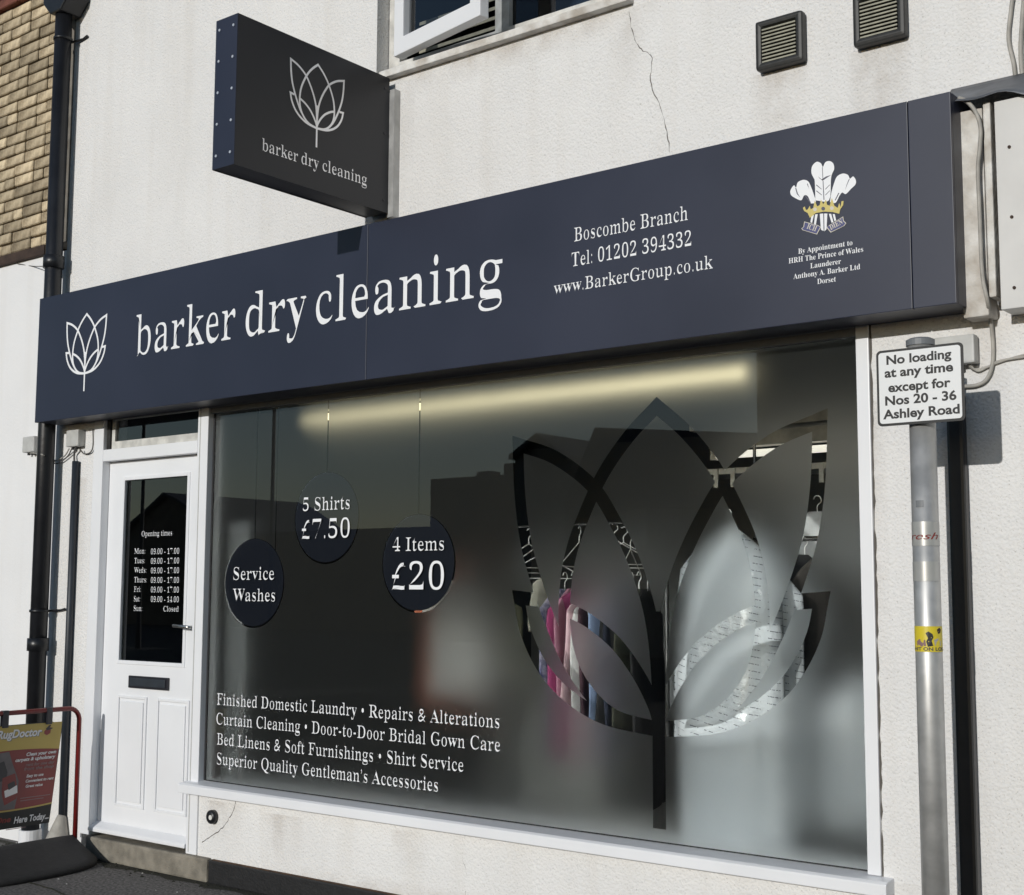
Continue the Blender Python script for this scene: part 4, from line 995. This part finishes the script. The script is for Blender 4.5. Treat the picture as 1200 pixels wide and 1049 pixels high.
# ------------------------------------------------------------------ inside the shop
TY = .24; TZ = .5*(Z(400, 484, TY)+Z(840, 442, TY))
def tube_light(x0, x1, TY, TZ, label, power, tint):
    t = thing('fluorescent_light', label, 'ceiling light', ((x0+x1)/2, TY, TZ), group='fluorescent strip lights')
    box('batten', x0, x1, TY-.04, TY+.04, TZ+.035, min(RZ1-.001, TZ+.11), M['oldwhite'], t)
    mt, tr, p = new_mat('lit_tube'); p.inputs['Emission Color'].default_value = (*tint, 1); p.inputs['Emission Strength'].default_value = power
    MB().tube([(x0+.02, TY, TZ), (x1-.02, TY, TZ)], .019, 12).build('tube', mt, t, smooth=True)
    for xx in (x0+.15, x1-.15): MB().tube([(xx, TY, TZ+.11), (xx, TY, RZ1)], .006, 6).build('suspension_rod', M['rail'], t)
    for xx in (x0, x1-.03): box('end_holder', xx, xx+.03, TY-.025, TY+.025, TZ-.025, TZ+.0345, M['oldwhite'], t)
lx_a, lx_b = X(345, 487, TY), X(880, 436, TY)
tube_light(lx_a, lx_b, TY, TZ, 'long lit yellowish strip light along the top of the window', 1.9, (1.0, .86, .52))
TZ2 = Z(900, 530, 1.5); tube_light(X(835, 530, 1.5), RX1-.25, 1.5, TZ2, 'lit white strip light deeper in the shop, right of the flower', .85, (1.0, .95, .82))
def cloth(name, col, var=.25, vs_=14, rough=.85, col2=None): return mat(name, col, rough, var=var, vscale=vs_, col2=col2, bump=.1, bscale=60)
def garment(cx, cy_, ztop, h, w, d, rotz, material, label, seed, flare=1.15, shoulders=True, group='clothes hanging in the shop window'):
    """a garment hung on a wire hanger: sloping shoulders, folded hem"""
    t = thing('hanging_garment', label, 'garment', (cx, cy_, ztop-h), rotz, group)
    rnd = random.Random(seed); mb = MB(); N, K = 40, 16; ph = [rnd.uniform(0, 6.28) for _ in range(4)]
    for j in range(K+1):
        u = j/K; z = h*(1-u)
        if shoulders: ww_ = w*(.16+.84*min(1, (u/.13))**.7)*(1+(flare-1)*u)
        else: ww_ = w*(.7+.3*u)
        dd = d*(.45+.55*min(1, u/.2))
        for k in range(N):
            an = 2*math.pi*k/N; ca, sa = math.cos(an), math.sin(an)
            fold = 1+.14*u*math.sin(7*an+ph[0]+2*u)+.08*u*math.sin(11*an+ph[1])
            mb.v.append((.5*ww_*math.copysign(abs(ca)**.75, ca)*(1+.02*math.sin(9*u+ph[2])), .5*dd*sa*fold+.012*math.sin(5*u+ph[3]), z+.012*u*math.sin(3*an+ph[0])))
    for j in range(K):
        for k in range(N):
            a = j*N+k; b = j*N+(k+1) % N; mb.f.append((a, b, b+N, a+N))
    mb.f.append(tuple(range(N))); mb.f.append(tuple(range(K*N+N-1, K*N-1, -1)))
    mb.build('fabric', material, t, smooth=True, local=True)
    hk = [(0, 0, h-.01), (0, 0, h+.03), (.018, 0, h+.05), (.012, 0, h+.075), (-.008, 0, h+.078), (-.018, 0, h+.062)]
    MB().tube(crom(hk, 4), .0025, 6).build('hanger_hook', M['hangerwire'], t, smooth=True, local=True)
    return t
YR = .62; zR = Z(680, 615, YR)
cl = thing('clothes_rail', 'dark clothes rail inside the window behind the flower cut-out', 'rail', (X(700, 800, YR), YR, .125))
rx0, rx1 = X(600, 640, YR), X(770, 640, YR)
MB().tube([(rx0-.06, YR, .126), (rx0-.06, YR, zR), (rx1+.05, YR, zR), (rx1+.05, YR, .126)], .012, 10).build('rail', M['darkrail'], cl, smooth=True)
for xx in (rx0-.06, rx1+.05): MB().tube([(xx, YR-.22, .14), (xx, YR+.22, .14)], .012, 10).build('foot', M['rail'], cl, smooth=True)
cols = [('navy floral blouse', (.02, .03, .10), (.30, .28, .35)), ('pink shirt', (.46, .22, .30), None), ('magenta blouse', (.24, .03, .11), None), ('pale pink shirt', (.66, .45, .50), None), ('dark plum top', (.05, .02, .03), None), ('white shirt', (.62, .62, .62), None), ('pale blue shirt', (.17, .23, .36), None), ('navy trousers', (.015, .02, .04), None), ('black skirt', (.012, .012, .013), None), ('olive dark jacket', (.03, .032, .02), None), ('black jacket', (.01, .01, .011), None)]
gz = Z(690, 690, YR)
for i, (nm, c, c2) in enumerate(cols):
    xx = X(662, 740, YR)+i*.048
    garment(xx, YR, gz, .80 if i < 7 else 1.0, .40, .05, math.pi/2+.25*math.sin(i*2.1), cloth(nm.replace(' ', '_'), c, col2=c2, vs_=40 if c2 else 14), nm+' on the rail behind the flower cut-out', i)
garment(X(630, 740, .55), .6, Z(625, 676, .6), .26, .16, .05, math.pi/2-.2, cloth('cream_cloth', (.33, .32, .27)), 'cream garment hanging at the left end of the window rail', 30)
garment(X(525, 760, .45), .45, Z(525, 680, .45), .58, .26, .12, .5, cloth('white_cotton', (.62, .60, .58)), 'white shirt hung deeper in the shop, blurred by frosted glass', 31)
garment(X(512, 760, .55), .56, Z(510, 672, .55), .70, .26, .10, .5, cloth('terracotta_cotton', (.40, .12, .06)), 'terracotta garment beside the blurred white shirt', 32)
garment(X(578, 760, .7), .7, Z(575, 700, .7), .4, .3, .1, .4, cloth('olive_cotton', (.17, .17, .11)), 'olive garment hung deeper in the shop', 33)
# loose wire hangers on the rail
for i, (px0, py0) in enumerate(((617, 628), (623, 634), (632, 640), (676, 626), (684, 632), (717, 622), (728, 626), (736, 634))):
    c = at(px0, py0, YR-.02); a = random.uniform(.8, 2.0)
    hg = thing('wire_hanger', ['leftmost', 'second from left', 'third from left', 'fourth from left', 'fifth from left', 'third from right', 'second from right', 'rightmost'][i]+' of the empty white wire hangers seen through the flower cut-out', 'hanger', (c[0], YR, c[2]-.16), a, 'empty wire hangers')
    q = crom([(.0, 0, .12), (0, 0, .15), (.02, 0, .17), (.01, 0, .195), (-.012, 0, .19)], 4)
    MB().tube([tuple(p) for p in q], .0028, 6).build('hook', M['hangerwire'], hg, local=True)
    MB().tube([(0, 0, .12), (.20, 0, .02), (.205, 0, .005), (.19, 0, 0), (-.19, 0, 0), (-.205, 0, .005), (-.20, 0, .02), (0, 0, .121)], .0028, 6).build('arms', M['hangerwire'], hg, local=True)
# the long gown in a printed plastic cover
mt, t_, p_ = new_mat('printed_plastic_cover'); p_.inputs['Base Color'].default_value = (.62, .66, .70, 1); p_.inputs['Roughness'].default_value = .16; p_.inputs['Coat Weight'].default_value = 1.0; p_.inputs['Coat Roughness'].default_value = .06
tc = t_.nodes.new('ShaderNodeTexCoord'); bk = t_.nodes.new('ShaderNodeTexBrick'); mp = t_.nodes.new('ShaderNodeMapping'); mp.inputs['Rotation'].default_value = (math.pi/2, .15, 0)
t_.links.new(tc.outputs['Object'], mp.inputs[0]); t_.links.new(mp.outputs[0], bk.inputs['Vector'])
bk.inputs['Scale'].default_value = 9.0; bk.inputs['Color1'].default_value = (.80, .82, .84, 1); bk.inputs['Color2'].default_value = (.80, .82, .84, 1); bk.inputs['Mortar'].default_value = (.80, .82, .84, 1)
wv = t_.nodes.new('ShaderNodeTexNoise'); wv.inputs['Scale'].default_value = 9; wv.inputs['Detail'].default_value = 4; t_.links.new(tc.outputs['Object'], wv.inputs['Vector'])
bm_ = t_.nodes.new('ShaderNodeBump'); bm_.inputs['Strength'].default_value = .9; bm_.inputs['Distance'].default_value = .03; t_.links.new(wv.outputs['Fac'], bm_.inputs['Height']); t_.links.new(bm_.outputs[0], p_.inputs['Normal'])
sepx = t_.nodes.new('ShaderNodeSeparateXYZ'); t_.links.new(tc.outputs['Object'], sepx.inputs[0])
def math_n(op, a, b=None):
    n_ = t_.nodes.new('ShaderNodeMath'); n_.operation = op
    for i_, q_ in enumerate((a, b)):
        if q_ is None: continue
        if isinstance(q_, (int, float)): n_.inputs[i_].default_value = q_
        else: t_.links.new(q_, n_.inputs[i_])
    return n_.outputs[0]
zrow = math_n('FRACT', math_n('MULTIPLY', math_n('ADD', sepx.outputs[2], math_n('MULTIPLY', sepx.outputs[0], .22)), 34.0)); line_ = math_n('LESS_THAN', zrow, .14)
xcol = math_n('FRACT', math_n('MULTIPLY', sepx.outputs[0], 15.0)); dash = math_n('LESS_THAN', xcol, .62)
wn_ = t_.nodes.new('ShaderNodeTexNoise'); wn_.inputs['Scale'].default_value = 160; t_.links.new(tc.outputs['Object'], wn_.inputs['Vector'])
prn = math_n('MULTIPLY', math_n('MULTIPLY', line_, dash), math_n('GREATER_THAN', wn_.outputs['Fac'], .46))
mc = t_.nodes.new('ShaderNodeMix'); mc.data_type = 'RGBA'; mc.inputs['A'].default_value = (.62, .66, .70, 1); mc.inputs['B'].default_value = (.16, .17, .2, 1); t_.links.new(prn, mc.inputs['Factor']); t_.links.new(mc.outputs['Result'], p_.inputs['Base Color'])
plastic = mt
gw = garment(X(852, 800, .3), .32, Z(846, 618, .3), 1.42, .46, .22, .10, plastic, 'long white gown in printed clear plastic cover behind the right petals', 50, 1.12)
garment(X(890, 800, .4), .44, Z(880, 660, .4), 1.10, .34, .14, .4, plastic, 'second plastic-covered white garment at the right edge of the gown', 51, 1.05)
for i, c in enumerate(((.03, .028, .027), (.05, .045, .042), (.02, .02, .022), (.035, .03, .026))):
    garment(X(905, 800, .75)+i*.085, .75, Z(940, 650, .75), .95, .42, .07, math.pi/2-.25, cloth('dark_coat_cloth%d' % i, c), ['charcoal coat nearest the gown', 'brown-grey coat second from the gown', 'black coat third from the gown', 'dark brown coat at the right end'][i]+' on the right rail', 60+i)
garment(X(992, 880, .55), .60, Z(992, 800, .6), .62, .30, .14, .5, plastic, 'short plastic-covered white garment at the far right of the window', 52, 1.05)
garment(X(960, 700, 1.3), 1.3, Z(960, 600, 1.3), 1.0, .5, .14, .3, cloth('pale_grey_cloth', (.45, .46, .47)), 'pale grey garment hung deep in the shop at the right', 53)
rr_ = thing('wall_rail', 'chrome rail holding dark coats at the right side of the shop', 'rail', (X(940, 800, .75), .75, Z(940, 640, .75)))
zz = Z(940, 650, .75)+.07
MB().tube([(X(895, 640, .75)-.05, .75, zz), (RX1-.001, .75, zz)], .012, 10).build('rail', M['rail'], rr_, smooth=True)
MB().tube([(X(895, 640, .75)-.04, .75, zz), (X(895, 640, .75)-.04, .75, RZ1-.001)], .008, 8).build('ceiling_rod', M['rail'], rr_, smooth=True)
sh = thing('wall_shelf', 'white shelf with pegs high at the back right of the shop', 'shelf', (X(915, 560, 1.6), 1.6, Z(915, 560, 1.6)))
sx_a, sx_b = X(825, 545, 1.6), RX1-.002
z_s = Z(900, 556, 1.6)
box('board', sx_a, sx_b, 1.45, 1.75, z_s, z_s+.03, M['oldwhite'], sh); box('upper_board', sx_a, sx_b, 1.45, 1.75, z_s+.24, z_s+.32, M['oldwhite'], sh)
box('side', sx_b-.03, sx_b-.001, 1.46, 1.74, z_s+.031, z_s+.239, M['oldwhite'], sh)
for k in range(12): box('peg', sx_a+.05+k*.1, sx_a+.075+k*.1, 1.44, 1.4495, z_s-.07, z_s+.028, M['oldwhite'], sh)
ctn = thing('shop_counter', 'pale grey shop counter low behind the frosted window', 'counter', (X(640, 900, 1.6), 1.8, .125))
cx0, cx1 = X(560, 880, 1.6), X(760, 880, 1.6)
box('counter_body', cx0, cx1, 1.6, 2.1, .126, .80, M['grey'], ctn); box('counter_top', cx0-.04, cx1+.04, 1.55, 2.15, .801, .84, M['oldwhite'], ctn)
box('window_board', RX0+.02, RX1-.02, .077, .219, zSill-.04, zSill-.005, M['upvc'], bl)

wp = thing('display_panel', 'plain pale board standing inside the left end of the display window', 'board', (gx0+.12, .12, zSill-.005))
box('board', gx0+.012, X(288, 612, .12), .11, .125, zSill-.004, Z(270, 613, .12), M['greyboard'], wp, bevel=.002)
box('foot', gx0+.03, X(288, 612, .12)-.02, .126, .19, zSill-.004, zSill+.012, M['upvc'], wp)
# ------------------------------------------------------------------ across the street: only mirrored in the glass
def mir(px, py, d): p = at(px, py, d); return (p[0], 2*YG-p[1], p[2])
def opp_house(name, label, pxa, pxb, py_top, d, depth, material, gable=None, windows=True):
    a, b = mir(pxa, py_top, d), mir(pxb, py_top, d); x0, x1 = min(a[0], b[0]), max(a[0], b[0]); y1 = a[1]; zt2 = .5*(a[2]+b[2])
    t = thing(name, label, 'building', ((x0+x1)/2, y1-depth/2, -.155))
    box('wall', x0, x1, y1-depth, y1, -.15, zt2, material, t)
    if gable:
        rg = zt2+gable; mb = MB(); mb.prism([(x0-.2, y1+.3, zt2+.01), (x0-.2, y1-depth/2, rg), (x0-.2, y1-depth-.3, zt2+.01)], (x1-x0+.4, 0, 0)); mb.build('roof', M['roof'], t)
    if windows:
        n_ = max(1, int((x1-x0)/2.4))
        for k in range(n_):
            xc = x0+(k+.5)*(x1-x0)/n_
            for z_ in (1.0, 3.7):
                if z_+1.4 < zt2:
                    box('window', xc-.5, xc+.5, y1+.002, y1+.03, z_, z_+1.4, M['slot'], t)
    return t, x0, x1, y1, zt2
opp_house('terraced_house', 'low brick terrace across the street, mirrored at the left of the window', 150, 640, 622, 38, 8, M['opp'])
opp_house('corner_house', 'flat-topped brick building across the street mirrored beside the price discs', 505, 690, 556, 31, 8, M['opp'])
ra = np.array(mir(697, 501, 28)); best = min(np.arange(20, 60, .25), key=lambda d_: abs(mir(884, 508, d_)[2]-ra[2])); rb = np.array(mir(884, 508, best)); rb[2] = ra[2]
dr_ = rb-ra; dr_ /= np.linalg.norm(dr_); sd = np.array([-dr_[1], dr_[0], 0]); ez_ = ra[2]-2.6; rb2 = rb+dr_*3
hl = thing('pitched_hall', 'long slate-roofed hall across the street, mirrored behind the flower', 'building', (float((ra+rb)[0]/2), float((ra+rb)[1]/2), -.155))
MB().prism([ra+sd*4.2-np.array([0, 0, 2.6]), ra+np.array([0, 0, 0.]), ra-sd*4.2-np.array([0, 0, 2.6])], rb2-ra).build('roof', M['roof'], hl)
zf = -.155-ez_
MB().prism([ra+sd*4+np.array([0, 0, -2.62])+dr_*.2, ra-sd*4+np.array([0, 0, -2.62])+dr_*.2, ra-sd*4+np.array([0, 0, -ra[2]-.15])+dr_*.2, ra+sd*4+np.array([0, 0, -ra[2]-.15])+dr_*.2], (rb2-ra)*.97).build('wall', M['opp2'], hl)
opp_house('tall_block', 'tall rendered block across the street, mirrored at the right of the window', 884, 1090, 250, 24, 10, M['opp2'])
def gable_house(name, label, pts, d, depth, material):
    p3 = [mir(a_, b_, d) for a_, b_ in pts]; xa_ = min(p[0] for p in p3); xb_ = max(p[0] for p in p3); yf = p3[0][1]
    t = thing(name, label, 'building', ((xa_+xb_)/2, yf-depth/2, -.155))
    ring = sorted(p3, key=lambda p: p[0]); eav = min(ring[0][2], ring[-1][2])
    MB().prism([(xa_, yf, -.15), (xa_, yf, ring[0][2])]+[tuple(p) for p in ring[1:-1]]+[(xb_, yf, ring[-1][2]), (xb_, yf, -.15)], (0, -depth, 0)).build('wall', material, t)
    for i_ in range(len(ring)-1):
        a_, b_ = np.array(ring[i_]), np.array(ring[i_+1]); up_ = np.array([0, 0, .16])
        MB().prism([a_+[0, .35, .01], b_+[0, .35, .01], b_+[0, .35, 0]+up_, a_+[0, .35, 0]+up_], (0, -depth-.7, 0)).build('roof_slope', M['roof'], t)
    return t
gable_house('gabled_house', 'dark gabled house across the street, mirrored in the door glass', [(118, 640), (150, 622), (176, 600), (196, 581), (212, 588), (228, 600), (262, 628)], 40, 9, M['opp'])
gh = gable_house('pediment_house', 'pale gabled house with a round window, mirrored left of the flower', [(604, 540), (636, 514), (671, 541)], 30, 6, M['opp2'])
c_ = mir(638, 534, 30)
MB().tube([(c_[0], c_[1]+.01, c_[2]), (c_[0], c_[1]+.05, c_[2])], .55, 20).build('round_window', M['slot'], gh)
ch_ = mir(556, 537, 31); box('chimney', ch_[0]-.45, ch_[0]+.45, ch_[1]-3, ch_[1]-2.2, 1, ch_[2], M['opp'], bpy.data.objects['corner_house'])
ch_ = mir(528, 548, 31); box('chimney', ch_[0]-.3, ch_[0]+.3, ch_[1]-2.4, ch_[1]-1.8, 1, ch_[2], M['opp'], bpy.data.objects['corner_house'])
for i_, (pa_, pb_, d_) in enumerate(((322, 470, 22), (168, 520, 20))):
    p_ = mir(pa_, pb_, d_); lp = thing('street_lamp', ['tall thin lamp post across the street mirrored above the price discs', 'tall lamp post across the street mirrored in the door glass'][i_], 'street lamp', (p_[0], p_[1], -.15))
    MB().tube([(p_[0], p_[1], -.15), (p_[0], p_[1], 1.2), (p_[0], p_[1], p_[2]+1.5)], [.09, .06, .05], 10).build('post', M['conduit'], lp)
    MB().tube([(p_[0], p_[1], p_[2]+1.45), (p_[0]+.3, p_[1]+.3, p_[2]+1.7), (p_[0]+.9, p_[1]+.9, p_[2]+1.75)], .04, 8).build('arm', M['conduit'], lp)
    MB().tube([(p_[0]+.85, p_[1]+.85, p_[2]+1.74), (p_[0]+1.3, p_[1]+1.3, p_[2]+1.72)], [.07, .10], 10).build('lantern', M['greycap'], lp)
